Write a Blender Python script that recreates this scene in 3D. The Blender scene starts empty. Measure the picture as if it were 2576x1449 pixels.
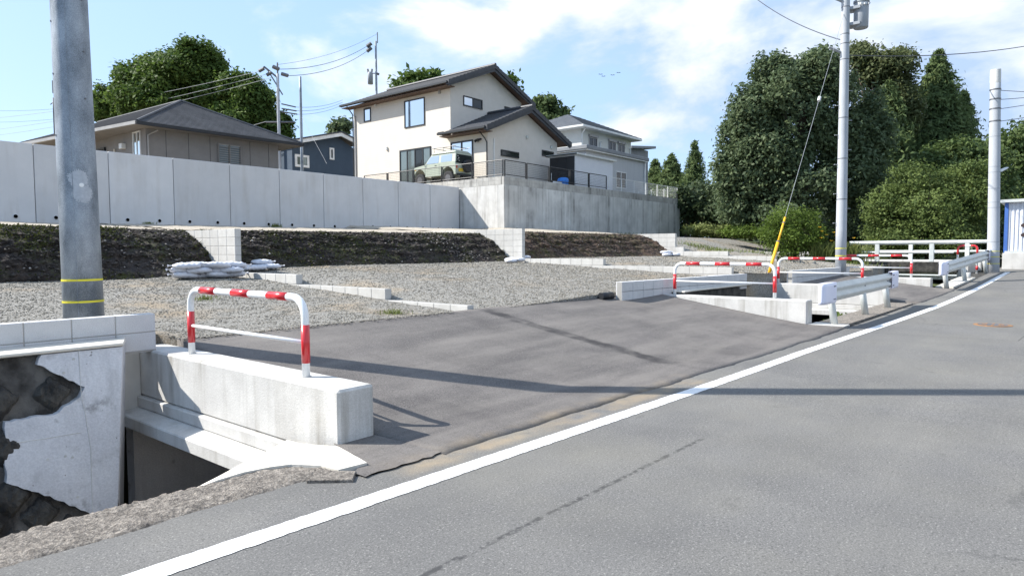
import bpy, bmesh, math, random
import numpy as np
from mathutils import Vector, Matrix
random.seed(7); rng = np.random.default_rng(11)
S = bpy.context.scene
C = S.collection

# ------------------------------------------------------------------ camera
F_PX, CX, CY, CAM_H = 1673.0, 1288.0, 724.5, 1.5      # photo measured at 2576 x 1449
def _axes(vp1, vp2):
    a = np.array([vp1[0]-CX, vp1[1]-CY, F_PX]); a /= np.linalg.norm(a)
    b = np.array([vp2[0]-CX, vp2[1]-CY, F_PX]); b -= a*(a@b); b /= np.linalg.norm(b)
    c = np.cross(a, b)
    return a, b, (-c if c[1] > 0 else c)
AX, AY, AZ = _axes((2665, 626), (-750, 638))          # lot walls run along X, block walls along Y
cam_d = bpy.data.cameras.new('camera'); cam = bpy.data.objects.new('camera', cam_d); C.objects.link(cam)
right = Vector((AX[0], AY[0], AZ[0])); down = Vector((AX[1], AY[1], AZ[1])); fwd = Vector((AX[2], AY[2], AZ[2]))
M = Matrix((right, -down, -fwd)).transposed().to_4x4(); M.translation = Vector((0, 0, CAM_H))
cam.matrix_world = M
cam_d.sensor_width = 36; cam_d.sensor_fit = 'HORIZONTAL'; cam_d.lens = F_PX/2576*36
cam_d.clip_end = 3000; cam_d.clip_start = 0.05
S.camera = cam

# ------------------------------------------------------------------ sky and sun
SUN_EL = math.radians(40.5)
SUN_H = Vector((-0.595, 0.804))                       # horizontal direction towards the sun
sun_vec = Vector((SUN_H.x*math.cos(SUN_EL), SUN_H.y*math.cos(SUN_EL), math.sin(SUN_EL)))
W = bpy.data.worlds.new('World'); S.world = W; W.use_nodes = True
nt = W.node_tree; nt.nodes.clear()
out = nt.nodes.new('ShaderNodeOutputWorld'); bg = nt.nodes.new('ShaderNodeBackground')
sky = nt.nodes.new('ShaderNodeTexSky'); sky.sky_type = 'NISHITA'; sky.sun_disc = False
sky.sun_elevation = SUN_EL; sky.sun_rotation = math.atan2(SUN_H.x, SUN_H.y)
sky.air_density = 1.0; sky.dust_density = 1.2; sky.ozone_density = 1.0; sky.altitude = 100
tc = nt.nodes.new('ShaderNodeTexCoord')
def wnode(t, **k):
    n = nt.nodes.new(t)
    for a, v in k.items(): setattr(n, a, v)
    return n
mp = wnode('ShaderNodeMapping'); mp.inputs['Scale'].default_value = (1, 1, 2.1); mp.inputs['Location'].default_value = (4.3, 1.75, 0.35)
nt.links.new(tc.outputs['Generated'], mp.inputs['Vector'])
n1 = wnode('ShaderNodeTexNoise'); n1.inputs['Scale'].default_value = 3.1; n1.inputs['Detail'].default_value = 9; n1.inputs['Roughness'].default_value = .55
n1.inputs['Distortion'].default_value = .25
n2 = wnode('ShaderNodeTexNoise'); n2.inputs['Scale'].default_value = 0.95; n2.inputs['Detail'].default_value = 2
nt.links.new(mp.outputs[0], n1.inputs['Vector']); nt.links.new(mp.outputs[0], n2.inputs['Vector'])
ad0 = wnode('ShaderNodeMath', operation='MULTIPLY_ADD'); ad0.inputs[1].default_value = .55
nt.links.new(n2.outputs[0], ad0.inputs[0]); nt.links.new(n1.outputs[0], ad0.inputs[2])
dt = wnode('ShaderNodeVectorMath', operation='DOT_PRODUCT'); dt.inputs[1].default_value = (.86, -.51, 0)      # broad cloud bank down the road
nt.links.new(tc.outputs['Generated'], dt.inputs[0])
ad = wnode('ShaderNodeMath', operation='MULTIPLY_ADD'); ad.inputs[1].default_value = .42
nt.links.new(dt.outputs['Value'], ad.inputs[0]); nt.links.new(ad0.outputs[0], ad.inputs[2])
rp = wnode('ShaderNodeValToRGB'); rp.color_ramp.elements[0].position = .93; rp.color_ramp.elements[1].position = 1.10
rp.color_ramp.interpolation = 'EASE'
nt.links.new(ad.outputs[0], rp.inputs[0])
# the ramp only reads 0..1: bring the sum down first
sc = wnode('ShaderNodeMath', operation='MULTIPLY'); sc.inputs[1].default_value = .7
nt.links.new(ad.outputs[0], sc.inputs[0]); nt.links.new(sc.outputs[0], rp.inputs[0])
rp.color_ramp.elements[0].position = .575; rp.color_ramp.elements[1].position = .69
rp2 = wnode('ShaderNodeValToRGB'); rp2.color_ramp.elements[0].position = .43; rp2.color_ramp.elements[1].position = .58
rp2.color_ramp.elements[0].color = (2.05, 2.72, 3.85, 1); rp2.color_ramp.elements[1].color = (4.3, 4.4, 4.6, 1)
nt.links.new(n1.outputs[0], rp2.inputs[0])
veil = wnode('ShaderNodeMixRGB'); veil.inputs[0].default_value = .72; veil.inputs[2].default_value = (2.0, 2.95, 4.4, 1)   # thin high haze
nt.links.new(sky.outputs[0], veil.inputs[1])
mx = wnode('ShaderNodeMixRGB'); nt.links.new(rp.outputs[0], mx.inputs[0]); nt.links.new(veil.outputs[0], mx.inputs[1]); nt.links.new(rp2.outputs[0], mx.inputs[2])
nt.links.new(mx.outputs[0], bg.inputs[0]); bg.inputs[1].default_value = 0.125
nt.links.new(bg.outputs[0], out.inputs[0])
sl = bpy.data.lights.new('sun', 'SUN'); sl.energy = 3.9; sl.angle = math.radians(.5); sl.color = (1, .955, .88)
so = bpy.data.objects.new('sun', sl); C.objects.link(so); so.rotation_euler = sun_vec.to_track_quat('Z', 'Y').to_euler(); so.location = (0, 0, 40)
S.view_settings.view_transform = 'Standard'; S.view_settings.look = 'None'; S.view_settings.gamma = 1
S.view_settings.use_curve_mapping = False
S.view_settings.exposure = 1.12

# ------------------------------------------------------------------ pixels to points
def _ray(x, y):
    d = np.array([x-CX, y-CY, F_PX]); return np.array([d@AX, d@AY, d@AZ])
def onx(x, y, X): r = _ray(x, y); p = r*X/r[0]; p[2] += CAM_H; return p
def ony(x, y, Y): r = _ray(x, y); p = r*Y/r[1]; p[2] += CAM_H; return p
def onz(x, y, z): r = _ray(x, y); p = r*(z-CAM_H)/r[2]; p[2] = z; return p
def atd(x, y, d): p = _ray(x, y)*d/F_PX; p[2] += CAM_H; return p

# ------------------------------------------------------------------ materials
def mk(name, c1, c2=None, scale=2.0, rough=.85, bump=0, bscale=60, metal=0, stretch=(1, 1, 1), speck=0, sscale=200, speck_col=None,
       rand=0, streak=0, streak_col=(.1, .09, .08), streak_scale=(5, 5, .35), contrast=(.35, .65), spots=None, coat=0, detail=6, extra=None, spec=.5):
    m = bpy.data.materials.new(name); m.use_nodes = True; t = m.node_tree; L = t.links
    b = t.nodes['Principled BSDF']; b.inputs['Roughness'].default_value = rough; b.inputs['Metallic'].default_value = metal
    b.inputs['Specular IOR Level'].default_value = spec
    if coat: b.inputs['Coat Weight'].default_value = coat
    def nd(ty, **k):
        n = t.nodes.new(ty)
        for a, v in k.items(): setattr(n, a, v)
        return n
    g = nd('ShaderNodeNewGeometry'); pos = g.outputs['Position']
    mp_ = nd('ShaderNodeMapping'); mp_.inputs['Scale'].default_value = stretch; L.new(pos, mp_.inputs['Vector'])
    def noise(vec, s, d=6, r=.6):
        n = nd('ShaderNodeTexNoise'); n.inputs['Scale'].default_value = s; n.inputs['Detail'].default_value = d; n.inputs['Roughness'].default_value = r
        L.new(vec, n.inputs['Vector']); return n.outputs[0]
    def ramp(f, a, bb, ca=(0, 0, 0), cb=(1, 1, 1)):
        r = nd('ShaderNodeValToRGB'); r.color_ramp.elements[0].position = a; r.color_ramp.elements[1].position = bb
        r.color_ramp.elements[0].color = (*ca, 1); r.color_ramp.elements[1].color = (*cb, 1); L.new(f, r.inputs[0]); return r.outputs[0]
    def mix(f, a, bb, mode='MIX'):
        n = nd('ShaderNodeMixRGB', blend_type=mode)
        for i, v in ((0, f), (1, a), (2, bb)):
            if isinstance(v, (int, float)): n.inputs[i].default_value = v
            elif isinstance(v, tuple): n.inputs[i].default_value = (*v, 1)
            else: L.new(v, n.inputs[i])
        return n.outputs[0]
    def math_(op, a, bb=None):
        n = nd('ShaderNodeMath', operation=op)
        for i, v in ((0, a), (1, bb)):
            if v is None: continue
            if isinstance(v, (int, float)): n.inputs[i].default_value = v
            else: L.new(v, n.inputs[i])
        return n.outputs[0]
    if c2 is None: c2 = tuple(x*.8 for x in c1)
    col = ramp(noise(mp_.outputs[0], scale, detail), contrast[0], contrast[1], c2, c1)
    if speck:
        sp = noise(pos, sscale, 2, .5); sr = ramp(sp, .40, .62)
        col = mix(speck, col, mix(sr, tuple(x*.35 for x in c1), speck_col or tuple(min(1, x*2.1) for x in c1)))
    if streak:
        m3 = nd('ShaderNodeMapping'); m3.inputs['Scale'].default_value = streak_scale; L.new(pos, m3.inputs['Vector'])
        st = ramp(noise(m3.outputs[0], 1.0, 7, .65), .48, .72); blot = ramp(noise(pos, 1.1, 4), .34, .60)
        col = mix(math_('MULTIPLY', math_('MULTIPLY', st, blot), streak), col, streak_col)
    if rand:
        oi = nd('ShaderNodeObjectInfo'); f = math_('MULTIPLY_ADD', oi.outputs['Random'], rand); f.node.inputs[2].default_value = 1-rand/2
        col = mix(1.0, col, f, 'MULTIPLY')
    ctx = dict(nd=nd, noise=noise, ramp=ramp, mix=mix, math=math_, pos=pos, L=L, b=b)
    if extra: col = extra(ctx, col)
    L.new(col, b.inputs['Base Color'])
    if bump:
        bp = nd('ShaderNodeBump'); bp.inputs['Strength'].default_value = min(1, bump); bp.inputs['Distance'].default_value = .02 if bump <= 1 else .02*bump
        L.new(noise(pos, bscale, 5, .65), bp.inputs['Height']); L.new(bp.outputs[0], b.inputs['Normal'])
    return m

def seg_mask(c, P, Q, w, soft, wob=.0, wscale=3):
    """0..1 mask of a stain lying along the ground line P-Q, half width w, ragged edge"""
    L, nd, math_ = c['L'], c['nd'], c['math']
    d = Vector((Q[0]-P[0], Q[1]-P[1])); ln = d.length; d /= ln
    sx = nd('ShaderNodeSeparateXYZ'); L.new(c['pos'], sx.inputs[0])
    dx = math_('SUBTRACT', sx.outputs[0], P[0]); dy = math_('SUBTRACT', sx.outputs[1], P[1])
    u = math_('ADD', math_('MULTIPLY', dx, d.x), math_('MULTIPLY', dy, d.y))
    v = math_('ABSOLUTE', math_('ADD', math_('MULTIPLY', dx, -d.y), math_('MULTIPLY', dy, d.x)))
    if wob: v = math_('ADD', v, math_('MULTIPLY', math_('SUBTRACT', c['noise'](c['pos'], wscale, 5), .5), wob))
    a = nd('ShaderNodeMapRange', interpolation_type='SMOOTHSTEP'); L.new(v, a.inputs[0]); a.inputs[1].default_value = w; a.inputs[2].default_value = max(0.0005, w-soft)
    e1 = nd('ShaderNodeMapRange', interpolation_type='SMOOTHSTEP'); L.new(u, e1.inputs[0]); e1.inputs[1].default_value = -soft; e1.inputs[2].default_value = soft
    e2 = nd('ShaderNodeMapRange', interpolation_type='SMOOTHSTEP'); L.new(u, e2.inputs[0]); e2.inputs[1].default_value = ln+soft; e2.inputs[2].default_value = ln-soft
    return math_('MULTIPLY', a.outputs[0], math_('MULTIPLY', e1.outputs[0], e2.outputs[0]))

def grain(c, col, pale, dark, k=1.0):
    f1 = c['ramp'](c['noise'](c['pos'], 62, 3), .57, .66); f2 = c['ramp'](c['noise'](c['pos'], 48, 3), .34, .43, (1, 1, 1), (0, 0, 0)); f3 = c['noise'](c['pos'], 110, 3)
    col = c['mix'](c['math']('MULTIPLY', f1, .55*k), col, pale); col = c['mix'](c['math']('MULTIPLY', f2, .6*k), col, dark)
    m = c['ramp'](f3, .36, .64, (.70, .70, .70), (1.28, 1.28, 1.28)); return c['mix'](1.0, col, m, 'MULTIPLY')
def road_extra(c, col):
    col = grain(c, col, (.34, .33, .31), (.055, .055, .055))
    m = seg_mask(c, (3.0, 3.42), (7.3, 3.2), .20, .18, .40, 2.6)
    m = c['math']('MULTIPLY', m, c['ramp'](c['noise'](c['pos'], 2.3, 6), .36, .62))
    col = c['mix'](c['math']('MULTIPLY', m, .7), col, (.33, .255, .165))
    s = seg_mask(c, (1.6, 2.24), (5.0, 2.15), .028, .02, .045, 9)
    s = c['math']('MULTIPLY', s, c['ramp'](c['noise'](c['pos'], 15, 5), .42, .55))
    col = c['mix'](c['math']('MULTIPLY', s, .85), col, (.03, .03, .032))
    for P, Q in (((12.75, 2.45), (12.95, .45)), ((12.95, .45), (15.5, .25))):
        col = c['mix'](c['math']('MULTIPLY', seg_mask(c, P, Q, .014, .008, .006, 8), .7), col, (.04, .04, .04))
    # long soft tyre tracks and blotches
    bl = c['ramp'](c['noise'](c['pos'], .55, 4), .42, .7)
    col = c['mix'](c['math']('MULTIPLY', bl, .30), col, (.245, .230, .185))
    m5 = c['nd']('ShaderNodeMapping'); m5.inputs['Scale'].default_value = (.10, 1.1, 1); m5.inputs['Rotation'].default_value = (0, 0, .06); c['L'].new(c['pos'], m5.inputs['Vector'])
    ln_ = c['ramp'](c['noise'](m5.outputs[0], 1.5, 5), .40, .66)
    col = c['mix'](c['math']('MULTIPLY', ln_, .34), col, (.115, .114, .112))
    oil = c['ramp'](c['noise'](c['pos'], 2.2, 7), .66, .72); col = c['mix'](c['math']('MULTIPLY', oil, .30), col, (.07, .07, .07))
    cr = c['nd']('ShaderNodeTexVoronoi', feature='DISTANCE_TO_EDGE'); cr.inputs['Scale'].default_value = .42
    wv = c['nd']('ShaderNodeVectorMath', operation='ADD'); nz = c['nd']('ShaderNodeTexNoise'); nz.inputs['Scale'].default_value = 2.4; nz.inputs['Detail'].default_value = 5
    sc_ = c['nd']('ShaderNodeVectorMath', operation='SCALE'); sc_.inputs['Scale'].default_value = .5
    c['L'].new(c['pos'], nz.inputs['Vector']); c['L'].new(nz.outputs['Color'], sc_.inputs[0]); c['L'].new(c['pos'], wv.inputs[0]); c['L'].new(sc_.outputs[0], wv.inputs[1]); c['L'].new(wv.outputs[0], cr.inputs['Vector'])
    ck = c['math']('MULTIPLY', c['ramp'](cr.outputs[0], .0, .006, (1, 1, 1), (0, 0, 0)), c['ramp'](c['noise'](c['pos'], .35, 2), .54, .62))
    col = c['mix'](c['math']('MULTIPLY', ck, .55), col, (.05, .05, .05))
    return col
def drive_extra(c, col):
    col = grain(c, col, (.24, .22, .205), (.04, .037, .036))
    m = seg_mask(c, (3.0, 3.42), (7.3, 3.2), .34, .26, .45, 1.7)
    m = c['math']('MULTIPLY', m, c['ramp'](c['noise'](c['pos'], 2.0, 6), .38, .62))
    col = c['mix'](c['math']('MULTIPLY', m, .6), col, (.31, .24, .155))
    m4 = c['nd']('ShaderNodeMapping'); m4.inputs['Scale'].default_value = (.28, 1.3, 1); m4.inputs['Rotation'].default_value = (0, 0, .55); c['L'].new(c['pos'], m4.inputs['Vector'])
    br = c['ramp'](c['noise'](m4.outputs[0], 1.6, 6), .4, .72)
    ds = c['nd']('ShaderNodeMapping'); ds.inputs['Scale'].default_value = (1.5, .35, 1); ds.inputs['Rotation'].default_value = (0, 0, -.1); c['L'].new(c['pos'], ds.inputs['Vector'])
    dk = c['ramp'](c['noise'](ds.outputs[0], 1.9, 6), .5, .68); col = c['mix'](c['math']('MULTIPLY', dk, .35), col, (.055, .05, .05))
    col = c['mix'](c['math']('MULTIPLY', br, .5), col, (.24, .22, .198))
    d = seg_mask(c, (8.15, 7.3), (8.02, 3.82), .19, .12, .22, 2.2)
    d = c['math']('MULTIPLY', d, c['ramp'](c['noise'](c['pos'], 3.5, 5), .3, .6))
    col = c['mix'](c['math']('MULTIPLY', d, .9), col, (.03, .028, .029))
    return col
def grav_extra(c, col):
    m = c['ramp'](c['noise'](c['pos'], .5, 5), .52, .68)
    return c['mix'](c['math']('MULTIPLY', m, .6), col, (.34, .25, .15))

MT = {}
MT['road'] = mk('road_asphalt', (.158, .154, .148), (.125, .122, .118), .9, .93, .16, 160, extra=road_extra, spec=.3)
MT['drive'] = mk('driveway_asphalt', (.135, .124, .118), (.092, .085, .082), 1.1, .92, .18, 150, extra=drive_extra, spec=.3)
def line_extra(c, col):
    ch = c['ramp'](c['noise'](c['pos'], 38, 4), .66, .70); big = c['ramp'](c['noise'](c['pos'], 1.4, 3), .42, .62)
    col = c['mix'](c['math']('MULTIPLY', c['math']('MULTIPLY', ch, big), .8), col, (.2, .2, .195))
    gr = c['ramp'](c['noise'](c['pos'], 5, 6), .5, .72); return c['mix'](c['math']('MULTIPLY', gr, .25), col, (.48, .46, .42))
MT['line'] = mk('road_paint', (.80, .80, .795), (.72, .72, .71), 6, .7, .15, 150, speck=.12, sscale=45, speck_col=(.85, .85, .85), extra=line_extra)
MT['conc'] = mk('cast_concrete', (.56, .55, .525), (.45, .44, .42), 2.4, .9, .25, 55, speck=.10, sscale=130, streak=.75, streak_col=(.20, .18, .145))
MT['conc_new'] = mk('precast_concrete', (.60, .60, .605), (.545, .55, .56), 1.3, .88, .12, 70, speck=.05, rand=.12, streak=.4, streak_col=(.36, .33, .29), streak_scale=(3, 3, .35))
MT['conc_old'] = mk('weathered_concrete', (.62, .615, .59), (.47, .465, .445), 1.2, .92, .3, 40, streak=.8, streak_col=(.10, .09, .08), streak_scale=(3.6, 3.6, .13), rand=.22)
def wing_extra(c, col):
    # tide-mark stains, bug holes and darkened joints
    b = c['ramp'](c['noise'](c['pos'], 4.2, 8), .56, .64); b2 = c['ramp'](c['noise'](c['pos'], 1.3, 3), .45, .6)
    col = c['mix'](c['math']('MULTIPLY', c['math']('MULTIPLY', b, b2), .7), col, (.13, .125, .12))
    h_ = c['ramp'](c['noise'](c['pos'], 26, 2), .73, .77); return c['mix'](h_, col, (.16, .15, .14))
MT['conc_wing'] = mk('wing_wall_concrete', (.58, .58, .595), (.48, .48, .50), 2.2, .9, .3, 45, speck=.08, sscale=60, streak=.35, streak_col=(.12, .115, .11), extra=wing_extra)
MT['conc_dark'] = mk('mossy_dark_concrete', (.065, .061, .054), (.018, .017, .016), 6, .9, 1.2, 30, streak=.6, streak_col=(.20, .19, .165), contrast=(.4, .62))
MT['cream'] = mk('new_mortar', (.66, .62, .54), (.56, .52, .45), 3, .9, .25, 40, speck=.05)
def lip_extra(c, col):
    f = c['ramp'](c['noise'](c['pos'], 34, 4), .36, .64)
    return c['mix'](f, c['mix'](.75, col, (.06, .052, .045)), col)
MT['lip'] = mk('rough_old_concrete', (.40, .355, .305), (.21, .185, .16), 7, .96, 1.6, 60, speck=.25, sscale=90, extra=lip_extra)
MT['block'] = mk('concrete_block', (.51, .50, .475), (.44, .43, .405), 5, .92, .2, 90, speck=.10, sscale=150, rand=.10, streak=.12, streak_col=(.34, .30, .22))
MT['block_grey'] = mk('grey_concrete_block', (.57, .57, .57), (.51, .51, .51), 5, .92, .25, 90, speck=.16, sscale=150, rand=.08)
MT['block_old'] = mk('stained_block', (.46, .45, .42), (.34, .33, .31), 2, .92, .25, 70, rand=.12, streak=.85, streak_col=(.07, .065, .06), streak_scale=(3, 3, .5))
MT['mortar'] = mk('mortar', (.36, .35, .33), (.30, .29, .27), 8, .95)
MT['gravel'] = mk('crushed_gravel_ground', (.27, .25, .215), (.18, .168, .145), 22, .95, 1.4, 45, speck=.55, sscale=42, speck_col=(.46, .45, .42), extra=grav_extra)
MT['terrace'] = mk('pale_crushed_stone', (.46, .40, .32), (.33, .29, .23), 6, .95, 1.0, 30, speck=.35, sscale=40, speck_col=(.6, .54, .45))
def soil_extra(c, col):
    g = c['math']('MULTIPLY', c['ramp'](c['noise'](c['pos'], 1.6, 6), .46, .66), c['ramp'](c['noise'](c['pos'], 14, 4), .42, .6))
    return c['mix'](c['math']('MULTIPLY', g, .85), col, (.075, .085, .018))
MT['soil'] = mk('dark_soil', (.060, .047, .040), (.014, .011, .010), 9, .97, 2.2, 24, extra=soil_extra)
MT['soil_red'] = mk('brown_soil', (.135, .085, .058), (.035, .024, .019), 7, .97, 2.2, 24, extra=soil_extra)
def stone_mat(name, ramp_cols, rough=.9):
    m = bpy.data.materials.new(name); m.use_nodes = True; t = m.node_tree; b = t.nodes['Principled BSDF']; b.inputs['Roughness'].default_value = rough
    a = t.nodes.new('ShaderNodeAttribute'); a.attribute_name = 'rnd'
    r = t.nodes.new('ShaderNodeValToRGB'); cr = r.color_ramp
    while len(cr.elements) < len(ramp_cols): cr.elements.new(.5)
    for e, (p, cc) in zip(cr.elements, ramp_cols): e.position = p; e.color = (*cc, 1)
    t.links.new(a.outputs['Fac'], r.inputs[0]); t.links.new(r.outputs[0], b.inputs['Base Color'])
    return m
MT['stones'] = stone_mat('gravel_stones', [(0, (.11, .104, .092)), (.3, (.19, .176, .15)), (.62, (.25, .232, .196)), (.88, (.305, .278, .228)), (1, (.40, .375, .33))])
MT['chips'] = stone_mat('bank_chips', [(0, (.03, .025, .022)), (.6, (.085, .075, .065)), (.9, (.17, .14, .12)), (1, (.50, .47, .44))])
MT['white'] = mk('white_powder_coat', (.80, .81, .81), (.77, .78, .78), 3, .32, coat=.3)
MT['red'] = mk('red_reflective_band', (.62, .022, .028), (.55, .02, .025), 4, .3, coat=.4)
MT['galv'] = mk('galvanised_steel', (.33, .37, .415), (.10, .122, .148), 4.0, .55, .15, 60, metal=.45, stretch=(1, 1, .5), speck=.15, sscale=120, contrast=(.33, .66))
MT['galv_pale'] = mk('galvanised_guardrail', (.62, .64, .62), (.50, .53, .52), 5, .5, .1, 60, metal=.25, speck=.08)
MT['cap'] = mk('lavender_white_end_cap', (.68, .69, .80), (.64, .65, .77), 3, .4)
MT['pole_conc'] = mk('pole_concrete', (.42, .44, .47), (.35, .37, .40), 3, .85, .15, 60, stretch=(1, 1, .3), speck=.06)
MT['bolt'] = mk('bolt_steel', (.16, .16, .17), rough=.5, metal=.6)
MT['yellow'] = mk('yellow_tape', (.75, .66, .04), rough=.6)
MT['orange'] = mk('yellow_guy_guard', (.83, .46, .015), (.74, .39, .012), 4, .5)
MT['black'] = mk('black_hole', (.006, .006, .006), rough=1, spec=0)
MT['blackmetal'] = mk('black_metal', (.022, .024, .028), rough=.45, metal=.3)
MT['bag'] = mk('white_sandbag_weave', (.66, .67, .72), (.54, .555, .61), 9, .75, .5, 40)
MT['siding'] = mk('cream_siding', (.66, .605, .53), (.62, .565, .495), 1.2, .8, speck=.0,
                  extra=lambda c, col: c['mix'](c['math']('MULTIPLY', c['ramp'](c['math']('FRACT', c['math']('MULTIPLY', (lambda s: (c['L'].new(c['pos'], s.inputs[0]), s.outputs[2])[1])(c['nd']('ShaderNodeSeparateXYZ')), 7.0)), .0, .16, (1, 1, 1), (0, 0, 0)), .22), col, (.33, .29, .25)))
MT['render'] = mk('cream_render', (.64, .60, .55), (.60, .565, .515), 3, .9, .2, 120)
MT['roof'] = mk('dark_slate_tile', (.040, .045, .056), (.026, .030, .038), 5, .55, .15, 40, rand=.12)
MT['roof_brown'] = mk('charcoal_shingle', (.100, .103, .114), (.068, .071, .080), 1.5, .8, .2, 50)
MT['roof_grey'] = mk('grey_tile', (.20, .215, .235), (.155, .168, .19), 2, .6, .1, 40)
MT['soffit'] = mk('brown_soffit', (.13, .085, .065), rough=.8)
MT['frame'] = mk('black_window_frame', (.018, .02, .023), rough=.4)
MT['wframe'] = mk('white_window_frame', (.74, .75, .74), rough=.4)
MT['gframe'] = mk('grey_window_frame', (.33, .32, .31), rough=.4)
def glass(name, col, rough=.03, metal=1.0):
    return mk(name, col, tuple(x*.97 for x in col), .6, rough, metal=metal)
MT['glass'] = glass('sky_reflecting_glass', (.56, .62, .68))
MT['glass_dark'] = glass('dark_glass', (.030, .036, .040), .05, .25)
MT['glass_mid'] = glass('curtained_glass', (.20, .235, .23), .06, .55)
MT['greybrown'] = mk('taupe_panel_siding', (.225, .215, .21), (.195, .187, .183), 2, .85, .3, 70)
MT['blue'] = mk('navy_siding', (.040, .068, .105), (.032, .056, .09), 1.5, .75)
MT['whitewall'] = mk('pale_wall', (.62, .62, .58), (.57, .57, .54), 2, .85)
MT['greywall'] = mk('pale_grey_wall', (.46, .47, .485), (.42, .43, .45), 1.5, .85, stretch=(4, 4, .3))
MT['carpaint'] = mk('pale_green_car_paint', (.415, .455, .375), (.40, .44, .36), 1, .35, coat=.6)
MT['tyre'] = mk('tyre_rubber', (.03, .03, .032), rough=.85)
MT['plate'] = mk('yellow_plate', (.75, .50, .03), rough=.5)
MT['bluesheet'] = mk('blue_tarp', (.02, .22, .68), (.015, .17, .55), 6, .5)
MT['bluetrim'] = mk('blue_trim', (.06, .15, .45), rough=.45)
MT['corr'] = mk('white_corrugated_steel', (.66, .68, .73), (.62, .64, .70), 2, .45)
MT['rust'] = mk('rusty_cast_iron', (.42, .20, .07), (.16, .10, .06), 30, .8, .4, 80)
MT['brownprint'] = mk('brown_print', (.055, .035, .03), rough=.6)
MT['wire'] = mk('wire_black', (.05, .055, .065), rough=.6)
MT['wire_pale'] = mk('wire_steel', (.34, .36, .38), rough=.5)
MT['transf'] = mk('transformer_grey', (.30, .325, .35), (.27, .29, .32), 3, .5)
MT['ceramic'] = mk('white_ceramic', (.75, .76, .76), rough=.25)
MT['bark'] = mk('bark', (.10, .075, .055), (.05, .038, .03), 6, .95, .8, 20, stretch=(1, 1, .3))
MT['grass'] = mk('rough_grass_ground', (.10, .12, .04), (.06, .075, .025), .8, .95, 1.5, 12)
MT['dirt'] = mk('pale_dirt', (.33, .27, .19), (.20, .165, .12), .6, .95, 1, 14)
MT['hill'] = mk('dry_ground', (.22, .21, .16), (.13, .14, .08), .05, .95)
def leaf_mat(name, dark, light, tint=None, trans=.3, rough=.5):
    m = bpy.data.materials.new(name); m.use_nodes = True; t = m.node_tree; L = t.links; b = t.nodes['Principled BSDF']
    a = t.nodes.new('ShaderNodeAttribute'); a.attribute_name = 'rnd'
    r = t.nodes.new('ShaderNodeValToRGB'); r.color_ramp.elements[0].color = (*dark, 1); r.color_ramp.elements[1].color = (*light, 1)
    if tint: e = r.color_ramp.elements.new(.93); e.color = (*light, 1); r.color_ramp.elements[-1].color = (*tint, 1)
    L.new(a.outputs['Fac'], r.inputs[0]); L.new(r.outputs[0], b.inputs['Base Color']); b.inputs['Roughness'].default_value = rough+.15; b.inputs['Specular IOR Level'].default_value = .25
    tr = t.nodes.new('ShaderNodeBsdfTranslucent'); L.new(r.outputs[0], tr.inputs[0])
    ms = t.nodes.new('ShaderNodeMixShader'); ms.inputs[0].default_value = trans
    L.new(b.outputs[0], ms.inputs[1]); L.new(tr.outputs[0], ms.inputs[2]); L.new(ms.outputs[0], t.nodes['Material Output'].inputs[0])
    return m
MT['leaf_camphor'] = leaf_mat('camphor_leaf', (.045, .085, .018), (.120, .180, .040), (.18, .23, .07), .4)
MT['leaf_dark'] = leaf_mat('broad_dark_leaf', (.060, .094, .050), (.155, .200, .098), (.26, .29, .17), .4, .42)
MT['leaf_cedar'] = leaf_mat('cedar_needles', (.065, .102, .042), (.155, .205, .075), None, .35, .7)
MT['leaf_pale'] = leaf_mat('pale_leaf', (.070, .095, .038), (.15, .17, .075), None, .4)
MT['leaf_bush'] = leaf_mat('bright_bush_leaf', (.055, .090, .026), (.165, .215, .062), (.29, .32, .12), .38)
MT['leaf_kudzu'] = leaf_mat('vine_leaf', (.055, .090, .030), (.13, .18, .06), (.22, .27, .12), .35)
MT['leaf_feather'] = leaf_mat('feathery_leaf', (.050, .085, .016), (.15, .22, .035), None, .4)
MT['leaf_orchard'] = leaf_mat('orchard_leaf', (.035, .058, .028), (.088, .12, .054), (.16, .18, .10), .3)
MT['leaf_grass'] = leaf_mat('grass_blade', (.10, .13, .035), (.20, .23, .07), None, .3)
MT['petal'] = mk('yellow_petal', (.85, .55, .02), (.8, .45, .02), 20, .6)

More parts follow.
